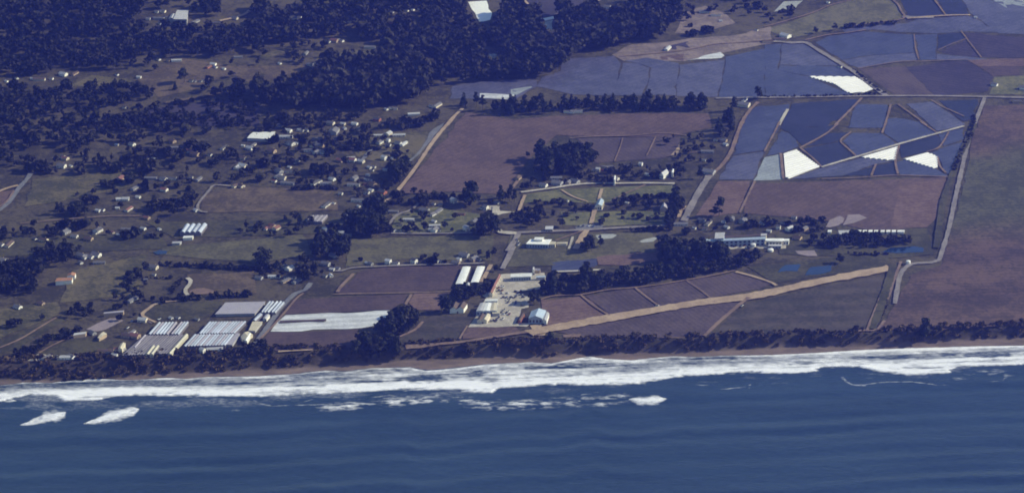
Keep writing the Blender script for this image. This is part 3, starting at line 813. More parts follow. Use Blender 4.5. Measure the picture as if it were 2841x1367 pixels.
for r in [
 ('O', '2476,248 2452,310 2434,360 2418,430 2402,500 2385,580 2362,655', 5.5, 'road', 'long pale road climbing from the seaside bend to the crossroads'),
 ('O', '2362,655 2340,662 2300,664 2280,672 2264,692 2256,730 2250,765', 5.5, 'road', 'pale road bending down towards the ravine'),
 ('A4', '1360,165 1450,180 1660,175', 9, 'road', 'paved apron where the pale road bends', 'road'),
 ('O', '1800,249 2000,246 2225,243 2420,244 2700,250', 5.5, 'road', 'straight road along the top of the patchwork block'),
 ('A4', '-30,420 130,415 250,428 400,425 480,470 760,640 890,720 1100,880 1200,950', 8, 'road', 'diagonal road running down from the ridge farm'),
 ('A3', '1060,560 1300,540 1700,500 2000,440 2300,420 2540,400', 4, 'dirt', 'ridge track crossing the bare tan slope', 'track', 'track'),
 ('A4', '0,270 250,200 480,130 640,60 800,20 900,-10', 5, 'dirt', 'track along the upper edge of the dry grass hill', 'track', 'track'),
 ('A4', '1240,-10 1310,50 1340,110 1365,190 1100,228 800,275', 5, 'dirt', 'track round the right shoulder of the dry grass hill', 'track', 'track'),
 ('A4', '400,400 620,350 800,330 1000,300', 5, 'dirt', 'track from the ridge farm into the blue field', 'track', 'track'),
 ('A4', '1650,-20 1780,155', 4, 'dirt', 'narrow tan track between two dark fields at the top', 'track', 'track'),
 ('A4', '1400,190 1780,160 2020,155', 4, 'tan', 'thin tan track under the two dark fields', 'track', 'track'),
 ('A4', '1930,310 1990,390 2130,570', 3, 'dirt', 'slanted track right of the navy field', 'track', 'track'),
 ('A4', '1985,388 1850,435 1705,500', 3, 'dirt', 'track along the lower edge of the navy field', 'track', 'track'),
 ('A4', '920,680 1300,615 1560,610 1760,600 2000,590', 3.5, 'dirt', 'track under the large blue mulched field', 'track', 'track'),
 ('A4', '1470,345 1485,480 1515,590', 3, 'dirt', 'short upright track in the upper blue fields', 'track', 'track'),
 ('A4', '955,970 870,1060 800,1130 690,1239', 6, 'dirt', 'curving tan track at the top of the patchwork', 'track', 'track'),
 ('B4', '720,20 600,120 380,240 350,255', 5, 'dirt', 'curving tan track in the middle of the patchwork', 'track', 'track'),
 ('A4', '1240,1035 1215,1130 1180,1239', 5, 'dirt', 'upper vertical tan track in the patchwork', 'track', 'track'),
 ('B4', '1195,0 1155,110', 5, 'dirt', 'lower vertical tan track in the patchwork', 'track', 'track'),
 ('A4', '1310,1030 1450,1130 1600,1239', 4, 'dirt', 'slanting tan track in the upper patchwork', 'track', 'track'),
 ('B4', '1530,0 1700,110', 4, 'dirt', 'slanting tan track that meets the white service track', 'track', 'track'),
 ('A4', '1640,990 1740,1050 1960,1150', 3.5, 'dirt', 'thin track near the top right of the patchwork', 'track', 'track'),
 ('B4', '850,100 745,185 820,260 900,335', 4, 'dirt', 'elbow shaped tan track in the patchwork', 'track', 'track'),
 ('B4', '560,445 760,385 950,330 1310,222 1640,130 1960,42', 4.5, 'concrete', 'white service track crossing the patchwork', 'track', 'track'),
 ('B4', '160,310 185,560', 6, 'dirt', 'brown track left of the left white tunnels', 'track', 'track'),
 ('B4', '345,250 470,350 560,440', 3.5, 'dirt', 'track along the right side of the left white tunnels', 'track', 'track'),
 ('B4', '1325,225 1285,375 1310,510', 5, 'dirt', 'track right of the middle white tunnels', 'track', 'track'),
 ('B4', '1095,415 1050,525', 5, 'dirt', 'short brown track between navy plots', 'track', 'track'),
 ('B4', '1810,100 1760,190 1700,260 1590,295', 4, 'dirt', 'track above the right white tunnels', 'track', 'track'),
 ('B4', '1700,345 1720,430 1780,500', 5, 'dirt', 'track right of the right white tunnels', 'track', 'track'),
 ('B4', '560,560 900,550 1100,535 1320,525 1810,540', 4, 'dirt', 'track between the patchwork and the brown field', 'track', 'track'),
 ('A4', '230,1080 200,1130 140,1239', 4, 'concrete', 'thin white track at the upper left of the patchwork', 'track', 'track'),
 ('B4', '150,0 90,120 0,290', 5, 'dirt', 'brown track down the left of the patchwork', 'track', 'track'),
 ('B3', '1690,975 1760,830 1860,650 1940,530', 9, 'road', 'straight grey road through the trees by the campus'),
 ('B3', '1940,530 2050,440 2150,300 2230,80 2290,-50', 9, 'dirt', 'tan continuation of the straight grey road', 'track', 'track'),
 ('A3', '2240,1239 2330,1100 2420,1010', 8, 'dirt', 'tan track from the conifers to the crossroads road', 'track', 'track'),
 ('B3', '2390,580 2330,700 2240,890', 5, 'dirt', 'track dividing the pinkish strip from the brown field', 'track', 'track'),
 ('B2', '1920,-20 1800,120 1710,240 1540,490 1370,700 1240,800', 5, 'tan', 'orange tan track down the left of the large brown field', 'track', 'track'),
 ('A2', '2030,1075 1950,1150 1880,1239', 5, 'tan', 'orange tan track at the upper corner of the brown field', 'track', 'track'),
 ('B3', '0,660 60,580', 7, 'dirt', 'pinkish track at the lower corner of the brown field', 'track', 'track'),
 ('B3', '570,160 800,145 1200,135 1480,110 1720,135', 3.5, 'dirt', 'thin track across the brown field above the dark parcel', 'track', 'track'),
 ('B3', '1090,160 1060,260 1010,385', 3, 'dirt', 'left faint track across the dark parcel', 'track', 'track'),
 ('B3', '1415,145 1370,240 1325,330', 3, 'dirt', 'right faint track across the dark parcel', 'track', 'track'),
 ('B3', '90,692 240,672 400,652 600,620 800,605 1000,605 1310,602 1600,606', 5, 'concrete', 'pale lane along the back of the campus lawn'),
 ('B3', '885,660 870,710 855,770', 4, 'tan', 'short tan path crossing the campus lawn', 'path', 'path'),
 ('B3', '490,670 570,720 650,755 750,785', 3, 'tan', 'left diagonal path on the campus lawn', 'path', 'path'),
 ('B3', '1310,620 1150,690 1000,760', 2.5, 'dirt', 'right diagonal path on the campus lawn', 'path', 'path'),
 ('B3', '820,850 800,920 780,1000', 6, 'tan', 'tan avenue leading to the campus gate', 'path', 'path'),
 ('B3', '130,720 100,790 60,900', 4, 'tan', 'tan path at the left edge of the campus', 'path', 'path'),
 ('B3', '-10,1092 300,1078 700,1062 1000,1045 1500,1018', 6, 'road', 'campus road behind the ball fields'),
 ('B3', '740,1065 690,1130 625,1250', 8, 'tan', 'tan drive from the campus road to the palm grove', 'path', 'path'),
 ('B3', '600,1130 560,1250', 3, 'concrete', 'thin pale path right of the white school', 'path', 'path'),
 ('B3', '430,1165 500,1140 700,1070', 2.5, 'dirt', 'faint path from the school to the campus road', 'path', 'path'),
 ('B3', '70,1090 20,1180 -40,1270', 7, 'road', 'pale road down past the school towards the yard'),
 ('C2', '2530,20 2480,130 2420,240', 7, 'road', 'pale road from the school towards the yard'),
 ('C2', '2310,200 2250,310 2190,420', 5, 'tan', 'tan track beside the paired greenhouses', 'track', 'track'),
 ('B2', '2375,1060 2410,1085 2560,1095', 8, 'concrete', 'pale road corner left of the school'),
 ('B2', '2360,830 2350,900', 8, 'concrete', 'short pale stem at the village junction'),
 ('B2', '1310,1005 1360,940 1420,900 1520,870 1600,800', 4, 'road', 'curved pale lane in the lower village'),
 ('B2', '1330,1095 1600,1098 1900,1095 2150,1090', 3.5, 'road', 'straight pale lane in front of the lower village'),
 ('B2', '1040,385 1100,310 1150,250', 5, 'asphalt', 'short grey village street'),
 ('B1', '-20,880 90,790 180,660 270,560 300,510', 6, 'asphalt', 'grey blue road at the far left'),
 ('B1', '-20,690 80,650 180,625', 5, 'tan', 'orange track joining the far left road', 'track', 'track'),
 ('B1', '-40,850 60,790 140,680', 5, 'dirt', 'reddish track beside the far left road', 'track', 'track'),
 ('B1', '200,1000 500,970 850,942 1100,925 1400,925', 2.2, 'dirt', 'thin lane behind the left hand hamlet'),
 ('B1', '2280,632 2110,622 2060,670 1960,790 1940,845 1970,880 2040,890', 3.5, 'road', 'curved pale drive round the brownish field'),
 ('C1', '1840,330 1878,365 1850,410 1818,455 1845,500', 4.5, 'concrete', 'winding pale track beside the paddock', 'track', 'track'),
 ('C1', '-60,1040 200,930 400,810 575,708', 3, 'dirt', 'thin path across the lower left field', 'path', 'path'),
 ('C1', '380,1070 520,990 700,905', 4, 'dirt', 'track along the enclosed dark field', 'track', 'track'),
 ('C1', '1820,545 1560,575 1450,640 1395,690 1450,730 1530,765', 4, 'tan', 'orange drive curving to the greenhouses', 'path', 'path'),
 ('C2', '540,380 480,450 380,490 250,620 130,790 0,960 -40,1000', 6, 'asphalt', 'grey road between the greenhouses and the white field'),
 ('C2', '470,480 400,530 290,660 170,800 40,930', 5, 'dirt', 'reddish verge track beside the greenhouse road', 'track', 'track'),
 ('C2', '760,490 1000,485 1500,475 1940,462', 4, 'dirt', 'pink track below the dark field', 'track', 'track'),
 ('C2', '800,470 850,400 960,290', 7, 'dirt', 'brown headland at the left of the dark field', 'track', 'track'),
 ('C2', '780,262 870,258 920,235 1100,222 1500,205 1900,195 2250,185', 3.5, 'road', 'pale lane in front of the row of small houses'),
 ('C2', '1470,590 1530,490', 6, 'dirt', 'short brown track behind the trees', 'track', 'track'),
 ('C2', '2000,930 2040,860 2080,800', 4, 'dirt', 'track from the yard to the airstrip', 'track', 'track'),
 ('C2', '1340,950 1420,905 1560,840 1640,760', 6, 'dirt', 'track at the left of the striped olive plot', 'track', 'track'),
 ('C2', '220,1052 400,1042 560,1035', 2.5, 'tan', 'thin pale line of path near the bluff', 'path', 'path'),
 ('O', '1020,873 1150,863 1250,848 1340,834', 11, 'dirt', 'seaward end of the dirt airstrip', 'track', 'track'),
 ('O', '1330,840 1380,829 1600,790 1760,763 1900,745 2060,710 2240,676', 17, 'tan', 'long straight dirt airstrip', 'airstrip', 'airstrip'),
 ('C3', '2330,520 2240,590 2060,740 1890,900', 8, 'dirt', 'track from the airstrip to the bluff', 'track', 'track'),
 ('C3', '680,500 800,600 960,700', 5, 'dirt', 'left cross track above the airstrip', 'track', 'track'),
 ('C3', '1210,425 1330,520 1450,610', 5, 'dirt', 'middle cross track above the airstrip', 'track', 'track'),
 ('C3', '1720,360 1840,440 1950,525', 2.5, 'dirt', 'faint cross track in the striped purple parcel', 'track', 'track'),
 ('C3', '2200,270 2370,315 2549,375 2600,405', 4, 'tan', 'pale track at the right of the striped purple parcel', 'track', 'track'),
 ('C3', '280,545 420,505 680,495 920,450 1200,425 1480,390 1720,350 2000,300 2200,255', 4.5, 'dirt', 'pink track along the foot of the tree belt', 'track', 'track'),
 ('C3', '400,270 660,262 880,250', 4, 'concrete', 'pale lane beside the tall cypresses'),
 ('C3', '1480,915 1600,915 1700,918', 3, 'dirt', 'bare streak on the bluff edge', 'track', 'track'),
 ('C4', '1250,220 1190,400 1100,620 1010,840', 6, 'dirt', 'pinkish track left of the ravine', 'track', 'track'),
 ('C4', '1340,170 1280,330 1210,540', 6, 'dirt', 'track right of the ravine', 'track', 'track'),
 ('C4', '920,850 1000,845 1100,840 1180,750', 6, 'dirt', 'track at the mouth of the ravine', 'track', 'track'),
 ('A1', '2160,215 2290,185 2420,140 2549,20', 5, 'tan', 'orange track left of the forest farm', 'track', 'track'),
 ('A2', '-10,120 30,60 100,-10', 7, 'tan', 'orange track cut by the top edge', 'track', 'track'),
 ('A2', '1240,555 1295,498', 5, 'concrete', 'short pale road glimpsed between trees'),
 ('A3', '100,-10 240,130', 4, 'tan', 'tan track beside the brown corner at the top', 'track', 'track'),
 ('A3', '420,155 600,125 720,95 800,40 860,10', 4, 'tan', 'tan track under the purple top field', 'track', 'track'),
 ('A1', '1620,1020 1900,970 2150,920 2250,860 2400,830', 7, 'drygrass', 'grassy ride through the woodland', 'track', 'track'),
]:
    road(*r)
road('C2', '235,762 400,754 560,748 690,746', 5.5, 'darkbrown', 'thin dark uncovered furrow in the white covered field', 'furrow', 'furrow', True, .6)
# ravine floor: flat vegetated strip, the depth's darkness put into its colour
road('C4', '1265,200 1230,330 1170,520 1110,700 1060,830', 9, 'darkgrass', 'dark ravine running down to the bluff', 'ravine', 'ravine', True, .8)
road('B4', '2060,20 2000,170 1920,330 1870,460 1800,640 1750,800 1720,1000 1690,1239', 8, 'darkgrass', 'ditch beside the long pale road, hedge shade painted into its upper part', 'ditch', 'ditch', True, .8)  # dark strip; along the upper part it carries the hedge's shadow in its colour

# ================================================================== BUILDINGS
BUILT = []          # photograph points kept clear of trees
def keep(p): BUILT.append((float(p[0]), float(p[1])))

def lerp(a, b, t): return a + (b - a) * t

def facade(parent, a, b, h, n, z0=1.0, z1=2.6, frac=.55, mat='window', name='window', proud=.12):
    """n windows, each a part, set proud along the wall that runs a -> b (outside on the right hand)"""
    a, b = np.array(a, float), np.array(b, float)
    d = b - a; L = np.hypot(*d); d /= L
    nrm = np.array([d[1], -d[0]])
    for k in range(n):
        c = L * (k + .5) / n
        w = L / n * frac / 2
        mb = MB()
        p0, p1 = a + d * (c - w), a + d * (c + w)
        q0, q1 = p0 + nrm * proud, p1 + nrm * proud
        mb.add([(p0[0], p0[1], z0), (p1[0], p1[1], z0), (q1[0], q1[1], z0), (q0[0], q0[1], z0), (p0[0], p0[1], z1), (p1[0], p1[1], z1), (q1[0], q1[1], z1), (q0[0], q0[1], z1)],
               [(0, 1, 2, 3), (4, 7, 6, 5), (3, 2, 6, 7), (0, 3, 7, 4), (1, 5, 6, 2)])
        mb.build(name, M[mat], parent)

def quad(name, label, cat, tg, s, h, roof='gable', axis='d', n=1, wall='w_white', top='r_grey', rise=None, win=0, side=0, group=None, door=False, arch=False, tops=None, squash=None):
    P = Z(tg, s)
    for p in P: keep(p)
    keep(P.mean(0))
    W = ground(P, h)
    zg = float(height(*W[:, :2].mean(0)))
    W = W[:, :2]
    c = W.mean(0)
    q = W - c
    root = empty(name, (c[0], c[1], zg))
    tag(root, label, cat, group)
    bl, br, tr, tl = q
    wd = np.hypot(*(br - bl)); dp = np.hypot(*(tl - bl))
    if roof == 'flat':
        mb = MB()
        mb.add([(*p, -1.0) for p in q] + [(*p, h) for p in q], [(0, 1, 5, 4), (1, 2, 6, 5), (2, 3, 7, 6), (3, 0, 4, 7), (4, 5, 6, 7)])
        mb.build('wall', M[wall], root)
        e = q * (1 + 1.0 / max(8, np.hypot(*q[0])))
        mb = MB()
        mb.add([(*p, h + .02) for p in e] + [(*p, h + .45) for p in e], [(3, 2, 1, 0), (0, 1, 5, 4), (1, 2, 6, 5), (2, 3, 7, 6), (3, 0, 4, 7), (4, 5, 6, 7)])
        mb.build('roof', M[top], root)
    else:
        if axis == 'w':       # ridge runs along BL->BR : rotate the naming
            bl, br, tr, tl = br, tr, tl, bl
            wd, dp = dp, wd
        wv = MB()
        rise_ = rise if rise is not None else min(wd / n * .22, 1.9)
        K = 6 if arch else 2
        for k in range(n):
            a0, a1 = lerp(bl, br, k / n), lerp(bl, br, (k + 1) / n)
            b0, b1 = lerp(tl, tr, k / n), lerp(tl, tr, (k + 1) / n)
            prof = [(t / K, (math.sin(math.pi * t / K) if arch else 1 - abs(2 * t / K - 1)) * rise_) for t in range(K + 1)]
            # gable ends / walls of this span
            for e0, e1 in ((a0, a1), (b0, b1)):
                vs = [(*e0, -1.0), (*e1, -1.0)] + [(*lerp(e0, e1, t), h + z) for t, z in reversed(prof)]
                wv.add(vs, [tuple(range(len(vs)))])
            g_ = .12 / max(wd / n, .5)
            rb = MB()
            o_ = .4 / dp
            A = [lerp(*(lerp(a0, a1, t if arch else -g_ + t * (1 + 2 * g_)), lerp(b0, b1, t if arch else -g_ + t * (1 + 2 * g_))), -o_) for t, z in prof]
            B = [lerp(*(lerp(a0, a1, t if arch else -g_ + t * (1 + 2 * g_)), lerp(b0, b1, t if arch else -g_ + t * (1 + 2 * g_))), 1 + o_) for t, z in prof]
            zs = [h + z + .06 for t, z in prof]
            m_ = K + 1
            vs = [(*p, z) for p, z in zip(A, zs)] + [(*p, z) for p, z in zip(B, zs)] + [(*p, z + .18) for p, z in zip(A, zs)] + [(*p, z + .18) for p, z in zip(B, zs)]
            fs = []
            for i in range(K):
                fs += [(i, m_ + i, m_ + i + 1, i + 1), (2 * m_ + i, 2 * m_ + i + 1, 3 * m_ + i + 1, 3 * m_ + i), (i, i + 1, 2 * m_ + i + 1, 2 * m_ + i), (m_ + i, 3 * m_ + i, 3 * m_ + i + 1, m_ + i + 1)]
            fs += [(0, 2 * m_, 3 * m_, m_), (K, m_ + K, 3 * m_ + K, 2 * m_ + K)]
            rb.add(vs, fs)
            mt = tops[k % len(tops)] if tops else top
            rb.build('roof_span' if n > 1 else 'roof', M[mt], root)
        for e0, e1 in ((bl, tl), (br, tr)):
            wv.add([(*e0, -1.0), (*e1, -1.0), (*e1, h), (*e0, h)], [(0, 1, 2, 3)])
        wv.build('wall', M[wall], root)
    bl, br, tr, tl = q
    if win: facade(root, bl, br, h, win, z0=h * .3, z1=h * .72)
    if side: facade(root, br, tr, h, side, z0=h * .2, z1=h * .75, name='window')
    if door:
        d = lerp(bl, br, .5); e = lerp(bl, br, .5 + 1.8 / wd)
        facade(root, d, e, h, 1, z0=0, z1=2.3, frac=.95, mat='door', name='door')
    return root, q, zg

# --- greenhouse blocks at lower left
quad('greenhouse', 'pale blue greenhouse block of many arched spans, seaward of the right pair', 'greenhouse', 'G2', '740,932 1420,912 1560,738 912,745', 3.6, n=14, arch=True, rise=.9, wall='glassdull', tops=['glass', 'r_lilac', 'glass', 'glass', 'r_lilac'])
quad('greenhouse', 'greenhouse block of pale blue arched spans behind the seaward block, right pair', 'greenhouse', 'G2', '985,728 1570,720 1752,535 1150,542', 3.6, n=13, arch=True, rise=.9, wall='glassdull', tops=['glass', 'glass', 'glass', 'r_lilac'])
quad('shade_house', 'broad flat lilac shade house behind the right greenhouse pair', 'shade house', 'G2', '1265,412 1890,402 2055,215 1430,230', 3.2, roof='flat', wall='w_grey', top='r_lilac')
quad('greenhouse', 'left greenhouse block with blue and grey spans and one gap, beside the orange drive', 'greenhouse', 'G2', '170,742 500,742 650,552 335,558', 3.4, n=6, arch=True, rise=1.5, wall='glassdull', tops=['glass', 'r_lilac', 'glass', 'glass'])
quad('greenhouse', 'short greenhouse of three blue spans right of the gap in the left block', 'greenhouse', 'G2', '530,742 672,742 830,548 695,552', 3.4, n=3, arch=True, rise=1.5, wall='glassdull', tops=['r_lilac', 'glass', 'glass'])
quad('greenhouse', 'large low block of dull brown spans nearest the bluff, with two cream covers', 'greenhouse', 'G2', '-260,1078 480,1050 790,748 110,752', 2.6, n=16, arch=True, rise=.8, wall='glassdull', tops=['glassdull'])
quad('polytunnel', 'left cream cover lying on the dull brown greenhouse block', 'polytunnel', 'G2', '135,1060 190,1058 290,925 240,925', 3.6, arch=True, rise=1.2, wall='glasscream', top='glasscream')
quad('polytunnel', 'right cream cover lying on the dull brown greenhouse block', 'polytunnel', 'G2', '205,1060 262,1058 360,925 310,925', 3.6, arch=True, rise=1.2, wall='glasscream', top='glasscream')
quad('polytunnel', 'long cream polytunnel along the right edge of the dull brown greenhouse block', 'polytunnel', 'G2', '495,1052 545,1050 822,745 775,735', 3.4, arch=True, rise=1.2, wall='glasscream', top='glasscream')
quad('polytunnel', 'long narrow pale strip house left of the dull brown greenhouse block', 'polytunnel', 'G2', '-60,950 -20,950 150,755 110,755', 3.0, arch=True, rise=1.0, wall='glassdull', top='r_lilac')
quad('polytunnel', 'twin pale polytunnel left of the narrow one beside the greenhouse road', 'polytunnel', 'G2', '1980,392 2065,392 2200,222 2110,220', 3.4, n=2, arch=True, rise=1.5, wall='glassdull', top='glass')
quad('polytunnel', 'single narrow pale polytunnel in the trio beside the greenhouse road', 'polytunnel', 'G2', '2076,390 2118,390 2270,220 2228,220', 3.4, arch=True, rise=1.5, wall='glassdull', top='glass')
quad('polytunnel', 'twin pale polytunnel closest to the greenhouse road', 'polytunnel', 'G2', '2145,388 2228,395 2372,236 2290,212', 3.4, n=2, arch=True, rise=1.5, wall='glassdull', top='glass')
quad('polytunnel', 'short pale tunnel seaward of the trio of polytunnels', 'polytunnel', 'G2', '1855,515 1905,520 2015,422 1950,408', 3.4, arch=True, rise=1.5, wall='glassdull', top='glass')
quad('shed', 'pale gabled shed seaward of the trio of polytunnels', 'shed', 'G2', '2025,482 2080,488 2135,428 2070,418', 3.4, wall='w_white', top='r_pale', door=True)
quad('packing_shed', 'cream packing shed with a bright white lit strip, end of the greenhouse road', 'shed', 'G2', '1665,775 1700,830 1860,740 1790,690', 3.6, axis='w', wall='w_cream', top='r_cream', door=True)
quad('packing_shed', 'long white roofed shed by the bluff, right of the greenhouse blocks', 'shed', 'G2', '1725,835 1768,842 1832,730 1800,715', 4.6, wall='w_white', top='r_white')
quad('shade_house', 'tan and grey covered nursery bay between polytunnels and packing shed', 'shade house', 'G2', '1800,670 1900,680 2010,540 1860,535', 2.6, roof='flat', wall='w_grey', top='r_cream')
quad('shade_house', 'pale lean shade house at the right corner of the seaward greenhouse block', 'shade house', 'G2', '1440,895 1530,905 1650,730 1590,725', 3.0, roof='flat', wall='w_grey', top='r_lilac')
# four pale greenhouses of the hamlet
quad('greenhouse', 'four big pale arched greenhouse spans side by side in the left hamlet', 'greenhouse', 'B1', '1765,1088 1975,1084 2035,1004 1815,1012', 4.0, n=4, arch=True, rise=2.6, wall='glassdull', top='glass')
quad('polytunnel', 'long white flat shed just in front of the four pale greenhouse spans', 'shed', 'B1', '1798,1135 1890,1130 1900,1112 1815,1116', 3.2, axis='w', wall='w_white', top='r_white')
quad('polytunnel', 'long grey low shed in front of the white flat shed, left hamlet', 'shed', 'B1', '1692,1186 1765,1184 1785,1166 1700,1170', 3.0, axis='w', wall='w_grey', top='r_pale')
quad('greenhouse', 'weathered row of eight thin dull greenhouse spans behind dark trees', 'greenhouse', 'B2', '485,975 650,978 705,915 530,918', 3.2, n=8, arch=True, rise=1.2, wall='glassdull', tops=['glassdull', 'r_lilac'])
# paired greenhouses
quad('greenhouse', 'left one of the paired plain white greenhouses beside the dark field', 'greenhouse', 'C2', '1960,382 2048,380 2110,214 2032,213', 3.2, rise=.5, arch=True, wall='glassdull', top='r_white')
quad('greenhouse', 'right one of the paired plain white greenhouses beside the dark field', 'greenhouse', 'C2', '2110,366 2188,364 2250,212 2172,211', 3.2, rise=.5, arch=True, wall='glassdull', top='r_white')
quad('shed', 'small white shed between the seaward ends of the paired greenhouses', 'shed', 'C2', '2068,392 2096,396 2100,372 2070,370', 3.4, wall='w_white', top='r_pale', door=True)
# big warehouse in the village
quad('warehouse', 'huge pale flat roofed warehouse at the back of the village', 'warehouse', 'O', '622,348 678,350 692,331 637,333', 4.0, axis='w', rise=1.0, wall='w_grey', top='r_white')
# yard complex
quad('barn', 'brown roofed barn with two gables and a bright white end wall', 'barn', 'G3', '435,880 680,875 745,785 470,785', 5.0, n=2, rise=3.0, wall='w_white', top='r_brown', side=0, door=True)
quad('packing_house', 'large packing house with white and cream roof bays beside the yard', 'packing house', 'G3', '905,910 1265,905 1275,770 975,770', 6.0, n=3, rise=.5, wall='w_blue', tops=['r_pale', 'r_white', 'r_cream'], win=6)
quad('packing_house', 'narrow white roofed annexe behind the packing house', 'packing house', 'G3', '1060,735 1280,730 1285,700 1065,702', 6.5, axis='w', rise=1.0, wall='w_white', top='r_white')
quad('barn', 'tan roofed shed with a bright right wall in front of the packing house', 'barn', 'G3', '915,1070 1090,1075 1155,975 965,975', 4.5, n=2, rise=1.6, wall='w_cream', tops=['r_brown', 'r_cream'], door=True)
quad('shed', 'thin cream roofed lean-to in front of the packing house', 'shed', 'G3', '1190,955 1315,952 1318,932 1195,934', 4.0, axis='w', rise=.7, wall='w_grey', top='r_cream')
quad('barn', 'tall pale blue metal barn with a white lit end in the yard', 'barn', 'G3', '1830,1040 2070,1040 2140,905 1880,915', 7.0, rise=3.2, wall='w_blue', top='r_blue', win=4)
quad('shed', 'white lean-to against the right end of the pale blue barn', 'shed', 'G3', '2075,1060 2150,1085 2195,950 2120,930', 5.0, rise=1.0, wall='w_white', top='r_pale')
quad('shed', 'maroon roofed open shed left of the pale blue barn', 'shed', 'G3', '1640,1080 1690,1085 1760,960 1700,955', 4.0, rise=1.0, wall='w_red', top='r_brown')
quad('longhouse', 'seaward one of the red roofed row houses with a sunlit gable, beside the yard', 'longhouse', 'G3', '1130,590 1190,600 1250,480 1190,470', 5.0, rise=2.0, wall='w_cream', top='r_red', side=3)
quad('longhouse', 'middle one of the red roofed row houses with a sunlit gable, beside the yard', 'longhouse', 'G3', '1195,465 1245,472 1290,385 1240,375', 5.0, rise=2.0, wall='w_cream', top='r_red', side=2)
quad('longhouse', 'inland one of the red roofed row houses with a sunlit gable, beside the yard', 'longhouse', 'G3', '1245,370 1295,378 1338,290 1295,265', 5.0, rise=2.0, wall='w_cream', top='r_red', side=2)
quad('warehouse', 'long white roofed warehouse above the concrete yard', 'warehouse', 'G3', '1520,312 1870,302 1878,243 1530,260', 5.5, roof='flat', wall='w_blue', top='r_white', win=8)
quad('shed', 'narrow pale blue roofed shed behind the tall cypress', 'shed', 'G3', '1965,318 2120,312 2130,285 1980,292', 4.0, axis='w', rise=.8, wall='w_grey', top='r_blue')
quad('tower_house', 'slim white upright house behind the long warehouse', 'house', 'G3', '1896,175 1925,178 1932,138 1904,134', 7.0, wall='w_white', top='r_pale', door=True)
quad('shed', 'pale shed right of the slim white upright house', 'shed', 'G3', '1945,195 2030,200 2040,160 1955,155', 3.5, axis='w', wall='w_tan', top='r_lilac')
# school
quad('school', 'white flat roofed school with a shaded blue front wall, on the playing field', 'school', 'B3', '145,1192 355,1198 385,1152 185,1150', 5.5, roof='flat', wall='w_blue', top='r_white', win=8)
quad('school_hall', 'raised white hall block on top of the school roof line', 'school', 'B3', '222,1150 300,1152 312,1130 232,1130', 8.0, roof='flat', wall='w_white', top='r_white')
quad('porch', 'cream arched porch with legs at the right end of the school', 'porch', 'B3', '362,1196 425,1196 432,1172 372,1170', 5.0, roof='flat', wall='w_cream', top='r_cream', win=3)
quad('shed', 'low pale covered walk right of the school porch', 'walkway', 'B3', '440,1190 540,1190 545,1176 450,1178', 2.8, roof='flat', wall='w_cream', top='r_cream')
quad('hall', 'blue roofed campus hall with a cream sunlit end wall', 'hall', 'B3', '815,822 885,818 905,768 850,755', 6.0, rise=2.5, wall='w_cream', top='r_blue', win=3, side=1)
quad('lodge', 'large grey roofed lodge with a white sunlit end, left of the straight road', 'lodge', 'B3', '1450,512 1490,520 1540,488 1500,470', 5.0, rise=3.0, wall='w_white', top='r_pale', win=3)
quad('house', 'bright white tall house right behind the grey roofed lodge', 'house', 'B3', '1568,490 1585,492 1592,462 1578,458', 6.0, wall='w_white', top='r_white')
quad('house', 'white L shaped chapel house in front of the campus trees', 'house', 'B3', '1000,560 1014,562 1020,525 1008,522', 8.0, wall='w_white', top='r_white')
quad('house', 'tan pyramid roofed pavilion among the campus trees', 'pavilion', 'B3', '1455,848 1530,845 1520,812 1475,808', 4.5, rise=3.5, wall='w_tan', top='r_lilac')
quad('house', 'pale open sided pavilion behind the campus road', 'pavilion', 'B3', '330,1048 400,1048 405,1020 335,1022', 4.0, roof='flat', wall='w_grey', top='r_pale', win=3)
# long two storey building
LB, q_, zg_ = quad('office_building', 'long two storey blue roofed building, shade painted into its blue walls, dark window bays', 'office building', 'G4', '400,512 1415,470 1418,432 405,478', 8.0, roof='flat', wall='w_blue', top='r_blue')
facade(LB, q_[0], q_[1], 8, 13, z0=4.6, z1=6.9, frac=.5)
facade(LB, q_[0], q_[1], 8, 13, z0=.8, z1=3.0, frac=.5)
quad('tower_block', 'pale square stair block rising behind the long two storey building', 'tower', 'G4', '535,460 685,452 705,358 545,362', 11.0, roof='flat', wall='w_blue', top='r_pale', win=2)
quad('office_wing', 'lower left wing of the long two storey building', 'office building', 'G4', '330,505 398,503 402,470 335,475', 6.0, roof='flat', wall='w_blue', top='r_blue', win=2)
quad('office_wing', 'white right wing with terraces next to the long two storey building', 'office building', 'G4', '1440,500 1720,505 1740,462 1445,462', 7.0, roof='flat', wall='w_cream', top='r_white', win=5)
quad('office_wing', 'low front terrace block of the white right wing', 'office building', 'G4', '1490,590 1705,592 1710,566 1495,566', 3.5, roof='flat', wall='w_grey', top='r_pale', win=4)
quad('office_wing', 'small white block at the far right of the terraces', 'office building', 'G4', '1745,500 1840,495 1850,468 1750,470', 6.0, roof='flat', wall='w_white', top='r_white', win=2)
quad('outbuilding', 'long low brown roofed range behind the long two storey building', 'outbuilding', 'G4', '700,440 1350,405 1350,385 700,415', 4.0, axis='w', rise=1.0, wall='w_tan', top='r_brown')
quad('outbuilding', 'cream portal block at the right end of the brown roofed range', 'outbuilding', 'G4', '1350,410 1440,405 1450,375 1355,378', 6.0, roof='flat', wall='w_cream', top='r_pale')
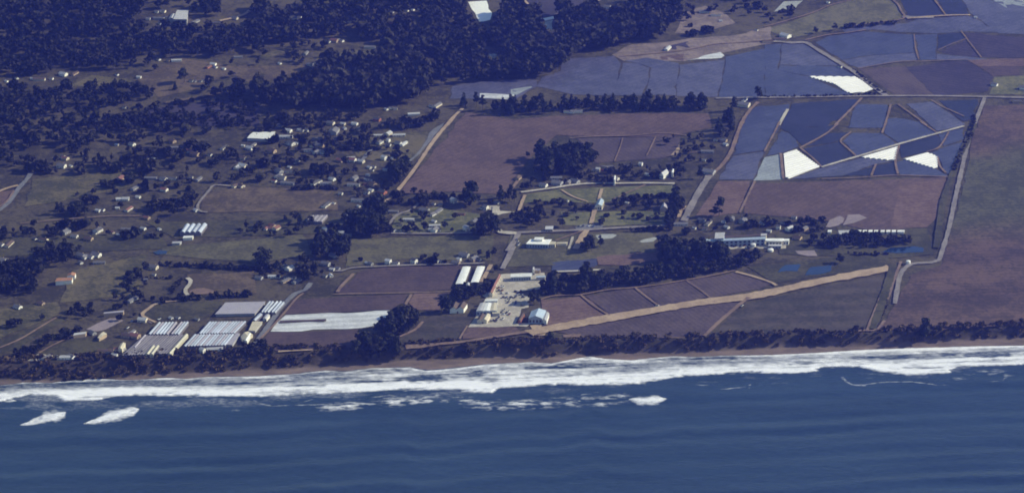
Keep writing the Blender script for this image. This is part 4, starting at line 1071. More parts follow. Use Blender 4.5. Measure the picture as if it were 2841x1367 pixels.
# nursery behind the tree belt
quad('greenhouse', 'pale green roofed nursery house behind the low tree belt', 'greenhouse', 'B4', '745,1118 870,1112 890,1056 725,1060', 5.0, n=2, axis='w', rise=1.2, wall='glassdull', top='infieldroof' if 'infieldroof' in M else 'r_pale')
for k, x in enumerate((640, 930, 985, 1040, 1095, 1160, 1215, 1270, 1325, 1355)):
    quad('mobile_home', 'small white mobile home, %s in the row along the tree belt' % ['first', 'second', 'third', 'fourth', 'fifth', 'sixth', 'seventh', 'eighth', 'ninth', 'tenth'][k], 'mobile home',
         'B4', f'{x - 17},1075 {x + 17},1074 {x + 20},1055 {x - 14},1056', 3.0, axis='w', rise=.6, wall='w_white', top='r_white', group='white mobile homes behind the tree belt')
# forest farm, top left
quad('barn', 'large pale barn with a shaded bay standing in the forest at top left', 'barn', 'A1', '1705,200 1835,205 1848,95 1740,95', 8.0, roof='flat', wall='w_grey', top='r_pale', win=2)
quad('barn', 'pale annexe left of the large forest barn', 'barn', 'A1', '1660,190 1710,195 1730,140 1680,140', 6.0, wall='w_grey', top='r_pale')
# far left farm
quad('longhouse', 'orange roofed longhouse with bright upright openings, on the left meadow', 'longhouse', 'C1', '545,355 705,345 715,318 575,322', 5.0, axis='w', rise=1.5, wall='w_white', top='r_orange')
quad('longhouse', 'orange wing with a bright white gable behind the longhouse', 'longhouse', 'C1', '660,302 735,300 745,275 670,280', 5.0, rise=1.5, wall='w_white', top='r_orange')
quad('farm_shed', 'pale wavy roofed farm shed left of the enclosed dark field', 'shed', 'C1', '722,885 838,868 850,850 745,862', 4.0, axis='w', rise=1.2, wall='w_tan', top='r_pale')
quad('farm_shed', 'cream roofed farm shed in front of the pale levelled patch', 'shed', 'C1', '960,908 975,915 1048,868 1020,852', 4.0, axis='w', rise=1.0, wall='w_tan', top='r_cream')
quad('farm_shed', 'cream roofed square shed left of the dull brown greenhouse block', 'shed', 'G1', '1715,930 1780,945 1840,845 1760,845', 5.0, wall='w_cream', top='r_cream', door=True)
quad('farm_shed', 'long pale roof among dark trees behind the levelled patch', 'shed', 'C1', '1020,672 1210,655 1218,640 1030,658', 4.0, axis='w', rise=.8, wall='w_tan', top='r_lilac')

for s_ in ('2090,60 2130,120 2170,180 2210,215 2250,215 2300,200 2320,140 2200,100 2270,60 2250,150',):
    for p in Z('A2', s_): keep(p)
for p in Z('A3', '300,180 350,180 400,180 420,200 330,230 380,250 320,290 390,295'): keep(p)
# --- white tunnel fields: every tunnel a part
def tunnel_field(label, tg, s, ang, pitch=6.0, r=2.75, hgt=1.5, mat='tunnel'):
    W = ground(Z(tg, s))[:, :2]
    for p in Z(tg, s): keep(p)
    c = W.mean(0)
    zg = float(height(c[0], c[1]))
    root = empty('tunnel_field', (c[0], c[1], zg))
    tag(root, label, 'tunnel field')
    u = np.array([math.cos(ang), math.sin(ang)]); v = np.array([-u[1], u[0]])
    q = W - c
    a, b = q @ u, q @ v
    K = 6
    def span(row):
        cuts = []
        for i in range(len(q)):
            j = (i + 1) % len(q)
            if (b[i] > row) != (b[j] > row):
                cuts.append(a[i] + (a[j] - a[i]) * (row - b[i]) / (b[j] - b[i]))
        return (min(cuts), max(cuts)) if len(cuts) > 1 else None
    for row in np.arange(b.min() + pitch * .5, b.max(), pitch):
        ends = [span(min(max(row + r * math.cos(math.pi * k / K), b.min() + .02), b.max() - .02)) for k in range(K + 1)]
        if any(e is None for e in ends) or ends[K // 2][1] - ends[K // 2][0] < 4: continue
        mb = MB()
        n = max(2, int((ends[3][1] - ends[3][0]) / 20))
        vs, fs = [], []
        for i in range(n + 1):
            for k in range(K + 1):
                th = math.pi * k / K
                t = ends[k][0] + (ends[k][1] - ends[k][0]) * i / n
                p = u * t + v * (row + r * math.cos(th))
                z = float(height(*(p + c))) - zg + .1 + hgt * math.sin(th) * (1 + .03 * random.uniform(-1, 1))
                vs.append((p[0], p[1], z))
        for i in range(n):
            for k in range(K):
                o = i * (K + 1) + k
                fs.append((o, o + 1, o + K + 2, o + K + 1))
        fs.append(tuple(range(K + 1))); fs.append(tuple(n * (K + 1) + k for k in range(K + 1)))
        mb.add(vs, fs)
        mb.build('tunnel', M[mat], root, smooth=False)
def rowdir(tg, a, b):
    W = ground(Z(tg, a + ' ' + b))[:, :2]
    d = W[1] - W[0]
    return math.atan2(d[1], d[0])
tunnel_field('brilliant white tunnels on the four sided plot at the left of the patchwork', 'B4', '188,312 310,270 548,442 240,552 208,545', rowdir('B4', '190,372', '330,330'))
tunnel_field('brilliant white tunnels on the middle triangle of the patchwork', 'B4', '955,346 1310,240 1284,372 1200,372', rowdir('B4', '960,345', '1310,240'))
tunnel_field('brilliant white tunnels on the right wedge of the patchwork', 'B4', '1360,360 1480,318 1580,300 1640,312 1702,346 1700,440 1660,452', rowdir('B4', '1380,355', '1580,300'))
tunnel_field('brilliant white tunnels on the long wedge by the diagonal road', 'A4', '430,756 890,760 960,800 1070,886 980,910 850,922 800,905 690,830', rowdir('A4', '820,900', '1060,850'))

# ------------------------------------------------------------------ houses
HOUSE = {}
def house_proto(kind):
    if kind in HOUSE: return HOUSE[kind]
    w, d, h, rise = {'s': (9, 7, 3.2, 1.8), 'm': (14, 10, 4.2, 2.6), 'l': (22, 8, 3.2, 1.5), 'L': (16, 9, 3.6, 2.2), 'b': (20, 15, 5.0, 3.0), 't': (8, 8, 6.0, 2.0)}[kind]
    wl, rf, gl, dr, ch = MB(), MB(), [], MB(), MB()
    def wing(x0, x1, y0, y1, axis):
        if axis == 'x':
            ym = (y0 + y1) / 2
            wl.add([(x0, y0, -1), (x0, y1, -1), (x0, y1, h), (x0, ym, h + rise), (x0, y0, h)], [(0, 1, 2, 3, 4)])
            wl.add([(x1, y0, -1), (x1, y1, -1), (x1, y1, h), (x1, ym, h + rise), (x1, y0, h)], [(0, 1, 2, 3, 4)])
            for y in (y0, y1): wl.add([(x0, y, -1), (x1, y, -1), (x1, y, h), (x0, y, h)], [(0, 1, 2, 3)])
            e, k = .5, rise / ((y1 - y0) / 2)
            for sgn, ye in ((-1, y0), (1, y1)):
                yo = ye + sgn * e; zo = h - e * k
                vs = [(x0 - e, yo, zo + .05), (x1 + e, yo, zo + .05), (x1 + e, ym, h + rise + .05), (x0 - e, ym, h + rise + .05)]
                rf.add(vs + [(a, b, c + .25) for a, b, c in vs], [(0, 1, 2, 3), (4, 7, 6, 5), (0, 4, 5, 1), (1, 5, 6, 2), (3, 2, 6, 7), (0, 3, 7, 4)])
        else:
            xm = (x0 + x1) / 2
            wl.add([(x0, y0, -1), (x1, y0, -1), (x1, y0, h), (xm, y0, h + rise), (x0, y0, h)], [(0, 1, 2, 3, 4)])
            wl.add([(x0, y1, -1), (x1, y1, -1), (x1, y1, h), (xm, y1, h + rise), (x0, y1, h)], [(0, 1, 2, 3, 4)])
            for x in (x0, x1): wl.add([(x, y0, -1), (x, y1, -1), (x, y1, h), (x, y0, h)], [(0, 1, 2, 3)])
            e, k = .5, rise / ((x1 - x0) / 2)
            for sgn, xe in ((-1, x0), (1, x1)):
                xo = xe + sgn * e; zo = h - e * k
                vs = [(xo, y0 - e, zo + .08), (xo, y1 + e, zo + .08), (xm, y1 + e, h + rise + .08), (xm, y0 - e, h + rise + .08)]
                rf.add(vs + [(a, b, c + .25) for a, b, c in vs], [(0, 1, 2, 3), (4, 7, 6, 5), (0, 4, 5, 1), (1, 5, 6, 2), (3, 2, 6, 7), (0, 3, 7, 4)])
    wing(-w / 2, w / 2, -d / 2, d / 2, 'x')
    if kind == 'L': wing(-w / 2 + .03, -w / 2 + 7, -d / 2 - 8, -d / 2 + 2, 'y')
    for cx in ((-.28, .28) if w < 18 else (-.36, -.12, .36)):
        m = MB(); m.box(w * cx - .9, w * cx + .9, -d / 2 - .08, -d / 2 + .06, 1.0, 2.3); gl.append(m)
    m = MB(); m.box(w / 2 - .06, w / 2 + .08, -1.1, 1.1, 1.0, 2.4); gl.append(m)
    dr.box(.4, 1.5, -d / 2 - .1, -d / 2 + .06, 0, 2.1)
    ch.box(w * .2, w * .2 + .9, d * .12, d * .12 + .9, h, h + rise + .9)
    HOUSE[kind] = (wl.mesh('wall', M['w_white']), rf.mesh('roof', M['r_grey']), [m.mesh('window', M['window']) for m in gl], dr.mesh('door', M['door']), ch.mesh('chimney', M['w_tan']))
    return HOUSE[kind]

WALLN = {'w': 'white', 'c': 'cream', 't': 'tan', 'g': 'grey', 'r': 'red brick'}
WALLM = {'w': 'w_white', 'c': 'w_cream', 't': 'w_tan', 'g': 'w_grey', 'r': 'w_red'}
ROOFN = {'g': 'dark grey', 'p': 'slate', 'w': 'pale', 'b': 'brown', 'r': 'red'}
ROOFM = {'g': 'r_grey', 'p': 'r_slate', 'w': 'r_pale', 'b': 'r_brown', 'r': 'r_red'}
KINDN = {'s': 'small', 'm': 'gabled', 'l': 'long low', 'L': 'L shaped', 'b': 'big', 't': 'upright'}
MARKS = [('the pale warehouse', 725, 375), ('the four greenhouse spans', 535, 640), ('the flat roofed school', 1500, 672), ('the long two storey building', 1975, 665),
         ('the round grove', 1575, 430), ('the paired white greenhouses', 1305, 760), ('the striped greenhouse blocks', 580, 930), ('the curved drive', 575, 540),
         ('the paved strip at the village edge', 1165, 400), ('the campus lawn', 1700, 545), ('the big dark grove', 1035, 615), ('the brilliant white wedge', 1330, 35),
         ('the lone conifer', 510, 222), ('the thin white long roof', 295, 219), ('the forest barn', 500, 45), ('the ridge farm', 2180, 103), ('the red roofed row houses', 1375, 790),
         ('the conifer row', 1650, 290), ('the seaside farm', 300, 920), ('the winding pale track', 520, 800), ('the orange longhouse', 185, 770), ('the left tree mass', 110, 730),
         ('the left road fork', 50, 545), ('the wide white field', 900, 895), ('the blue ponds', 2230, 745), ('the crossroads', 2735, 275), ('the ball fields', 1690, 660),
         ('the large brown field', 1330, 390), ('the thin dull greenhouse', 875, 608), ('the village clump', 1110, 470), ('the ranch house', 662, 465), ('the patio house', 752, 635),
         ('the village junction', 1385, 585), ('the tall conifer pair', 1575, 765), ('the leaning roadside trees', 1330, 640), ('the bare tan slope', 1950, 135), ('the tree belt', 2370, 660),
         ('the hilltop meadow', 900, 150), ('the left hamlet', 180, 660), ('the village green', 960, 375), ('the lower village lane', 1200, 650), ('the lane of small houses', 1080, 730),
         ('the long hedge', 620, 735), ('the meadow edge', 420, 330), ('the woodland ride', 640, 260), ('the brownish field', 750, 560), ('the narrow tan strip', 1880, 410), ('the cypress avenue', 1860, 560)]
ORD = ['nearest', 'second nearest', 'third nearest', 'fourth nearest', 'fifth nearest', 'sixth nearest', 'seventh nearest', 'eighth nearest', 'ninth nearest', 'tenth nearest', 'eleventh nearest', 'twelfth nearest']
def place_words(p):
    k = min(MARKS, key=lambda m: math.hypot(m[1] - p[0], (m[2] - p[1]) * 1.9))
    dx, dy = p[0] - k[1], (p[1] - k[2]) * 1.9
    if abs(dx) > 1.2 * abs(dy): w = 'right of' if dx > 0 else 'left of'
    elif dy < 0: w = 'beyond'
    else: w = 'in front of'
    return k[0], w, math.hypot(dx, dy)
PENDING = {}
def pend(o, desc, p, key='%s, %s %s %s'):
    m, w, d = place_words(p)
    PENDING.setdefault((desc, w, m), []).append((d, o))
def settle():
    for (desc, w, m), L in PENDING.items():
        L.sort(key=lambda t: t[0])
        for k, (d, o) in enumerate(L):
            o['label'] = f'{desc} {w} {m}' if len(L) == 1 else f'{desc}, {ORD[min(k, 11)]} {w} {m}'
    PENDING.clear()

def put_house(p, kind, wc, rc, rz, sc=1.0, simple=False):
    W = ground(np.array([p]))[0]
    keep(p)
    wl, rf, gl, dr, ch = house_proto(kind)
    root = empty('shed' if kind == 's' else 'house', tuple(W), rz)  # kind s: mostly small houses, given the shed name
    root.scale = (sc, sc, sc)
    def part(name, me, mat=None):
        o = bpy.data.objects.new(name, me)
        if mat:
            o.material_slots[0].link = 'OBJECT'
            o.material_slots[0].material = M[mat]
        return link(o, root)
    part('wall', wl, WALLM[wc]); part('roof', rf, ROOFM[rc])
    if not simple:
        for g_ in gl: part('window', g_)
        part('door', dr)
        if kind in 'mLb': part('chimney', ch)
    if kind == 's':
        tag(root, None, 'shed', 'small buildings scattered over the coastal farmland')
        pend(root, f'small {WALLN[wc]} building with {ROOFN[rc]} roof', p)
    else:
        tag(root, None, 'house', 'houses scattered over the coastal farmland')
        pend(root, f'{KINDN[kind]} {WALLN[wc]} house with {ROOFN[rc]} roof', p)
    return root

HS = {   # x,y,kind wall roof (two letters after the kind)
'A1': '1540,125,s,wp 1600,122,m,cp 1455,195,s,wp 1560,190,l,gp 1645,182,s,gp 1575,238,s,wg 1920,222,l,gp 2140,235,l,tg 2310,187,m,cp 622,742,m,ww 735,730,l,tb 65,805,s,ww 165,776,s,wg 315,780,s,ww 385,788,l,cb 505,781,s,wp 1365,768,s,ww 1150,740,s,wg 1735,602,l,ww 1560,592,s,wg 1650,606,s,tg 2050,662,l,rb 2095,642,m,ww 2118,668,s,wp 2200,684,s,ww 1220,1062,s,wg 2340,568,l,gp 1880,804,s,wg 1915,806,s,gp 1970,806,s,wg 1998,800,s,gp',
'A2': '372,190,m,cp 430,178,s,wp 915,218,l,cb 1310,232,l,rb 1485,113,s,wp 1540,105,s,ww 1605,95,s,wg 1335,130,s,gp 715,418,s,wp 770,412,m,tr 812,398,s,ww 842,411,s,wp 1118,473,l,wp 490,530,l,gp 235,630,s,ww 585,620,s,wg 535,645,m,gp 2310,572,t,ww 2345,570,t,ww 2365,560,s,wp 1280,1080,s,ww 1325,1070,s,wp 1370,1076,s,cp 1550,1130,l,ww 1190,1185,m,rg 1780,1046,l,cp 1720,1050,s,wp 735,1222,m,cp 855,1226,s,cw 970,1226,m,ww 235,1238,s,wp 215,915,l,tb',
'A3': '935,82,m,wp 2005,160,l,wp 2052,214,s,ww 1890,124,l,wp 1530,487,l,ww 560,1106,l,wp 632,1104,l,wp 2280,1042,b,cp 2285,990,l,wp 2402,304,s,wp',
'A4': '205,364,b,ww 150,392,l,tb 32,415,l,tb 625,32,s,ww 2072,177,s,ww 740,664,s,wg 2258,842,m,wp 2545,876,m,wp 2480,1004,l,tg',
'B1': '1148,226,s,cw 1298,222,m,wp 640,362,m,cr 615,342,s,wg 605,440,m,wp 697,433,s,ww 1507,360,s,ww 1455,356,m,cb 1690,194,m,tb 1700,255,l,gp 1862,292,m,wr 1915,325,m,tb 2062,325,s,wg 2200,254,l,wg 2387,234,s,ww 2455,262,m,ww 2485,230,l,cp 2380,358,m,cb 2330,450,L,cw 2385,440,m,cw 2358,630,L,cb 1605,566,m,wp 1670,554,l,wg 1480,554,l,gp 1872,549,s,wg 1950,564,l,gp 1330,649,l,gp 1612,669,m,wr 1235,762,m,ww 1205,760,l,ww 1357,740,s,ww 1155,848,s,ww 1265,858,l,wr 1005,866,s,wp 962,873,s,ww 1922,870,s,ww 1250,1058,l,gp 1165,1110,s,ww 1107,1086,s,cr 962,1072,m,wg 930,1096,s,wg 645,1086,m,gp 730,1128,m,wp 430,1166,m,cb 342,1150,s,wg 1407,1050,s,ww 1470,1116,m,tg 1565,1055,s,ww 870,1155,m,tb 1440,945,m,tr 1182,565,m,tr 5,1212,m,wp 88,1206,l,cb',
'B2': '240,42,s,wg 315,92,m,ww 428,82,s,ww 452,86,s,wg 505,84,s,wp 298,150,l,ww 345,218,m,wp 396,212,s,ww 312,212,s,wg 155,292,m,tb 765,102,b,gp 780,168,l,rg 600,165,l,gp 575,225,l,wg 625,240,m,tp 530,282,l,wp 638,298,L,wp 1205,134,l,ww 1300,124,m,cw 1405,134,l,cw 1215,206,m,wp 1298,190,t,ww 1400,212,m,wp 1452,218,l,ww 1300,230,s,wg 1020,62,l,gp 872,66,s,ww 925,354,l,ww 1260,366,t,ww 1325,360,s,ww 1032,392,m,cw 940,380,m,wr 826,382,m,tr 395,388,l,gp 330,446,s,ww 346,486,l,wg 1310,448,t,ww 1316,464,s,ww 1115,450,s,ww 1156,445,s,wp 1140,476,s,wg 1270,472,s,ww 1100,522,s,ww 1076,566,s,ww 1116,576,s,wp 965,560,m,gp 960,620,l,wp 748,565,m,ww 686,604,l,wp 592,596,l,wg 230,490,m,gp 220,530,l,wp 255,556,m,cp 180,582,s,wr 312,604,l,gp 1145,618,m,tb 1080,610,s,rb 830,706,s,wp 1130,674,s,ww 1090,696,s,wg 1242,695,m,rg 1005,774,l,wp 1062,776,m,gp 1095,770,s,wp 1010,828,s,ww 1060,814,s,wg 690,820,l,wg 765,800,s,ww 925,924,s,ww 962,934,s,wp 640,1056,s,ww 678,1068,t,ww 840,1110,t,cw 878,1112,l,gp 130,1044,L,cr 203,1050,m,cr 160,1022,m,tr 1356,1066,s,wg 1410,1070,s,wp 1422,1015,s,wg 1500,960,l,ww 1750,978,s,ww 1756,1020,l,ww 1722,1062,s,ww 1756,1066,m,wp 1792,1064,s,wg 2066,1060,t,ww 1655,876,m,gp 1735,912,m,wp 1792,876,l,gp 1940,784,t,ww 1960,778,s,wp 1810,812,s,cp 1745,806,s,wp 2256,850,t,wp 2230,850,s,wp 2145,990,m,tp 2225,975,l,tp 2000,905,l,rb 2370,796,s,gp 1350,880,l,gp',
'B3': '846,478,t,cw 812,480,s,cp 940,446,l,gp 920,470,m,rg 1265,422,t,ww 1332,520,s,ww 1020,560,m,ww 445,606,b,gp 310,626,m,wp 556,600,m,tp 620,590,m,gp 425,555,l,gp 1770,304,l,tb 1920,294,l,gp 1885,376,s,wp 2100,224,s,ww 2080,186,m,tp 2002,180,s,wp 1935,500,b,gp 540,778,s,ww 1132,796,s,cw 1792,1042,s,ww 2080,984,s,ww 2112,1036,s,ww 2160,956,m,gp 2270,976,m,gp 2460,1000,s,ww 1660,1006,l,wp 1865,976,m,gp 60,556,m,tb',
'G4': '1655,285,t,wg 1855,306,m,ww 1490,340,s,ww 1740,190,s,wg 1937,100,s,wp 380,630,m,wr 560,640,m,tp 345,300,s,wg 2120,300,m,tp 1990,470,m,tb 410,200,l,cg',
'C1': '5,170,b,wp 945,108,m,wp 880,122,L,wp 795,118,m,gp 790,180,s,wp 975,180,l,gp 1505,230,m,cp 1512,296,s,wp 1430,345,s,gp 1300,545,l,gp 175,618,m,wp 400,582,m,tb 1290,508,s,gp 910,870,m,gp 1240,900,m,tb 1290,866,l,wp 1325,905,m,tr 1060,1056,s,ww 1215,1030,s,ww 1125,1090,s,ww 1040,1050,l,cb 1145,1030,s,wr 460,1108,l,cp 640,1112,l,ww 700,1108,m,wp 1990,1050,t,ww 2110,1032,l,ww 1680,724,s,ww 1748,720,s,wp 1400,746,m,cw 1935,735,s,gp',
'C2': '330,240,m,ww 310,225,m,wp 685,196,m,gp 748,246,s,ww 802,236,s,gp 680,310,s,wp 735,306,s,ww 180,315,l,ww 290,355,l,tp 400,360,l,gp 335,326,l,wg 1090,182,s,ww 1126,190,s,gp 1300,182,t,ww 1372,190,m,wp 1555,176,t,wg 1780,166,s,ww 1822,166,s,wg 1995,156,t,ww 1965,184,m,tp 2045,112,m,gp 2140,146,m,tp 2190,148,s,wg 760,112,m,gp 30,330,m,gp',
}
GRID = math.radians(62)
for tg, s in HS.items():
    for it in s.split():
        x, y, kind, col = it.split(',')
        p = Z(tg, f'{x},{y}')[0]
        rz = GRID - math.pi / 2 + random.choice((0, 0, 0, math.pi / 2)) + random.gauss(0, .15)
        if kind in 'l': rz = random.choice((0.1, -.1, GRID)) + random.gauss(0, .08)
        if kind in 'ts': rz = GRID - math.pi / 2 + random.gauss(0, .25)
        put_house(p, kind, col[0], col[1], rz, random.uniform(.48, .70) if kind == 's' else random.uniform(.56, .80), simple=p[1] < 330)
settle()

# ------------------------------------------------------------------ cars
CAR = {}
def car_proto():
    if CAR: return CAR
    body = MB()
    prof = [(-2.2, .35), (2.2, .35), (2.25, .75), (1.2, .95), (-2.1, 1.0), (-2.25, .7)]
    vs = [(x, -.88, z) for x, z in prof] + [(x, .88, z) for x, z in prof]
    n = len(prof)
    body.add(vs, [tuple(range(n)), tuple(range(2 * n - 1, n - 1, -1))] + [(i, (i + 1) % n, n + (i + 1) % n, n + i) for i in range(n)])
    cab = MB()
    pr = [(-1.9, 1.0), (1.1, .96), (.45, 1.48), (-1.4, 1.5)]
    vs = [(x, -.8, z) for x, z in pr] + [(x, .8, z) for x, z in pr]
    cab.add(vs, [(0, 1, 2, 3), (7, 6, 5, 4), (0, 4, 5, 1), (1, 5, 6, 2), (2, 6, 7, 3), (3, 7, 4, 0)])
    wh = MB()
    wh.add([(.33 * math.cos(a * math.pi / 5), y, .33 * math.sin(a * math.pi / 5)) for y in (-.1, .1) for a in range(10)],
           [tuple(range(10)), tuple(range(19, 9, -1))] + [(i, (i + 1) % 10, 10 + (i + 1) % 10, 10 + i) for i in range(10)])
    CAR.update(body=body.mesh('body', M['car_white']), cabin=cab.mesh('cabin', M['window']), wheel=wh.mesh('wheel', M['tyre']))
    return CAR
CARN = {'w': ('white', 'car_white'), 'd': ('dark', 'car_dark'), 'r': ('maroon', 'car_red'), 'g': ('silver', 'car_grey'), 'b': ('blue', 'car_blue')}
CARS = {'G3': '1300,515,r 1345,490,w 1385,498,w 1365,562,r 1300,562,d 1350,615,w 1445,618,w 1520,682,d 1595,680,d 1640,635,w 1700,640,g 1380,682,d 1440,684,b 1455,730,w 1505,722,w 1470,772,d 1340,955,d 1375,985,w 1440,955,d 1478,935,w 1490,982,r 1400,905,g 1380,1062,w 1250,1090,r 1200,1095,d 1165,1105,g 1300,1045,d 1270,1100,g 1600,580,d 1690,575,r 1560,345,g 1640,350,d 1720,345,g 1800,345,d 1600,800,b 1720,830,d 1830,760,d',
        'G4': '985,625,g 1110,632,w 1130,640,d 880,615,d 1060,600,r 1260,592,d', 'B3': '58,1176,w 72,1198,g 48,1160,d 62,1212,w 660,1030,g 700,1025,d 760,1022,w 800,1030,b',
        'C3': '40,565,b 110,520,d 60,495,g 1430,606,w 2260,604,w', 'G1': '1880,585,w 1950,470,b 2440,430,w'}
for tg, s in CARS.items():
    for it in s.split():
        x, y, c = it.split(',')
        p = Z(tg, f'{x},{y}')[0]
        W = ground(np.array([p]))[0]
        root = empty('parked_car', (W[0], W[1], W[2] + .95), random.choice((.1, GRID, GRID + math.pi)) + random.gauss(0, .1))
        CP = car_proto()
        b = bpy.data.objects.new('body', CP['body'])
        b.material_slots[0].link = 'OBJECT'; b.material_slots[0].material = M[CARN[c][1]]
        link(b, root)
        link(bpy.data.objects.new('cabin', CP['cabin']), root)
        for wx in (-1.35, 1.35):
            for wy in (-.82, .82):
                w_ = link(bpy.data.objects.new('wheel', CP['wheel']), root)
                w_.location = (wx, wy, .33)
        tag(root, None, 'car', 'cars parked in the yards')
        pend(root, f'{CARN[c][0]} parked car', p)
settle()

# storage tanks
def tank(tg, s, r, h, label):
    W = ground(Z(tg, s))[0]
    root = empty('storage_tank', tuple(W))
    tag(root, label, 'tank')
    mb = MB(); n = 16
    mb.add([(r * math.cos(2 * math.pi * k / n), r * math.sin(2 * math.pi * k / n), z) for z in (-.5, h) for k in range(n)], [(k, (k + 1) % n, n + (k + 1) % n, n + k) for k in range(n)])
    mb.build('shell', M['w_white'], root, True)
    mb = MB()
    mb.add([(r * 1.03 * math.cos(2 * math.pi * k / n), r * 1.03 * math.sin(2 * math.pi * k / n), h + .02) for k in range(n)] + [(0, 0, h + r * .35)], [(k, (k + 1) % n, n) for k in range(n)])
    mb.build('lid', M['r_white'], root)
tank('G4', '1210,615', 3.2, 4.5, 'round white water tank in front of the long two storey building')
tank('C4', '1412,185', 2.6, 4, 'white tank at the bend of the pale road')
tank('C4', '60,58', 3.4, 2.5, 'cream round tank at the edge of the forecourt')

# ================================================================== TREES
def crown_mesh(kind, nleaf, seed, lsize=.07):
    """unit-height foliage: many leaf-clump quads spread over irregular masses; returns V, F, tint"""
    r = np.random.default_rng(seed)
    B = []
    if kind == 'round':
        for k in range(11):
            a = r.uniform(0, 2 * np.pi); rad = r.uniform(.08, .30); z = r.uniform(.34, .82)
            B.append((rad * np.cos(a), rad * np.sin(a), z, r.uniform(.12, .21) * (1.15 - .5 * abs(z - .55))))
        B.append((0, 0, .86, .13))
    elif kind == 'tall':        # eucalyptus: several clumps on leaning limbs, open between
        for k in range(13):
            z = r.uniform(.26, .93); a = r.uniform(0, 2 * np.pi)
            rad = r.uniform(.05, .21) * (1.25 - .75 * z)
            B.append((rad * np.cos(a), rad * np.sin(a), z, r.uniform(.08, .145)))
        B.append((0, 0, .93, .07))
    elif kind == 'cone':
        for k in range(15):
            z = .12 + .82 * k / 14
            w = .23 * (1 - z) ** .75 + .025
            a = r.uniform(0, 2 * np.pi)
            B.append((w * .5 * np.cos(a), w * .5 * np.sin(a), z, w * r.uniform(.65, .95)))
            B.append((-w * .5 * np.cos(a), -w * .5 * np.sin(a), z - .02, w * r.uniform(.55, .9)))
    else:                       # bush: broad and low
        for k in range(9):
            a = r.uniform(0, 2 * np.pi); rad = r.uniform(0, .5)
            B.append((rad * np.cos(a), rad * np.sin(a), r.uniform(.2, .68), r.uniform(.2, .32)))
    B = np.array(B)
    w = B[:, 3] ** 2
    pick = r.choice(len(B), nleaf, p=w / w.sum())
    d = r.normal(size=(nleaf, 3)); d /= np.linalg.norm(d, axis=1)[:, None]
    d[:, 2] = np.where(d[:, 2] < -.3, -d[:, 2] * .6, d[:, 2])
    rr = B[pick, 3] * r.uniform(.55, 1.08, nleaf)
    c = B[pick, :3] + d * rr[:, None] * np.array([1, 1, .85])
    nrm = d + r.normal(0, .55, (nleaf, 3)); nrm /= np.linalg.norm(nrm, axis=1)[:, None]
    t = np.cross(nrm, r.normal(size=(nleaf, 3))); t /= np.linalg.norm(t, axis=1)[:, None] + 1e-9
    b = np.cross(nrm, t)
    s = lsize * r.uniform(.6, 1.35, (nleaf, 1))
    if kind == 'bush': s = s * 1.6
    k1, k2 = r.uniform(.7, 1.2, (nleaf, 1)), r.uniform(.7, 1.2, (nleaf, 1))
    V = np.stack([c - t * s - b * s * k1, c + t * s * k2 - b * s, c + t * s + b * s * k1, c - t * s * k2 + b * s], 1).reshape(-1, 3)
    V[:, 2] = np.maximum(V[:, 2], .01)
    F = np.arange(nleaf * 4).reshape(-1, 4)
    tone = np.clip(.5 + .28 * r.normal(size=len(B)), 0, 1)[pick]
    return V, F, np.repeat(tone, 4)

def trunk_mesh(kind, seed):
    r = random.Random(seed)
    mb = MB()
    top = .85 if kind == 'cone' else .55
    lean = r.uniform(-.03, .03)
    mb.tube([(0, 0, -.03), (lean * .4, 0, top * .4), (lean, lean * .5, top)], [.022, .016, .006], 6)
    if kind in ('round', 'tall'):
        for k in range(4):
            a = k * 1.6 + r.uniform(-.4, .4); z = r.uniform(.22, .42)
            q = r.uniform(.14, .24) if kind == 'round' else r.uniform(.08, .15)
            mb.tube([(lean * z, 0, z), (q * .6 * math.cos(a), q * .6 * math.sin(a), z + .14), (q * math.cos(a), q * math.sin(a), z + .3)], [.011, .008, .003], 5)
    return mb.mesh('trunk', M['bark'])

PROTO = {}
for kind, nl, ls in (('round', 480, .048), ('tall', 460, .040), ('cone', 520, .034), ('bush', 260, .075)):
    PROTO[kind] = []
    for k in range(4):
        V, F, t = crown_mesh(kind, nl, 100 + 17 * k + len(kind), ls)
        me = mesh_np('crown', V, F, [M['pineleaf' if kind == 'cone' else 'scrub' if kind == 'bush' else 'leaf']])
        add_attr(me, 'tint', t)
        PROTO[kind].append((me, trunk_mesh(kind, k) if kind != 'bush' else None))
LOW_P = {k: [crown_mesh(k, n, 300 + 7 * i + len(k), ls) for i in range(5)] for k, n, ls in (('round', 110, .088), ('tall', 105, .074), ('cone', 110, .066), ('bush', 52, .14))}

NAMES = {'round': 'broadleaf_tree', 'tall': 'eucalyptus_tree', 'cone': 'conifer_tree', 'bush': 'bush'}
WORDS = {'round': 'round dark tree', 'tall': 'tall dark eucalyptus', 'cone': 'pointed dark conifer', 'bush': 'low dark bush'}
N_THINGS = [0]
def put_tree(W, kind, h, label, cat='tree', group=None):
    N_THINGS[0] += 1
    cr, tr = random.choice(PROTO[kind])
    root = empty(NAMES[kind], (W[0], W[1], W[2] - .2), random.uniform(0, 6.28))
    sx = random.uniform(.9, 1.15)
    root.scale = (h * sx, h * sx * random.uniform(.92, 1.08), h)
    link(bpy.data.objects.new('crown', cr), root)
    if tr: link(bpy.data.objects.new('trunk', tr), root)
    tag(root, label, cat if kind != 'bush' else 'bush', group)
    return root

def blocked(p, h):
    """would a tree standing at photograph point p hide a building?"""
    for bx, by in BUILT:
        if abs(bx - p[0]) < 5 + h * .42 and -3 < p[1] - by < h * 1.7: return True
    return False

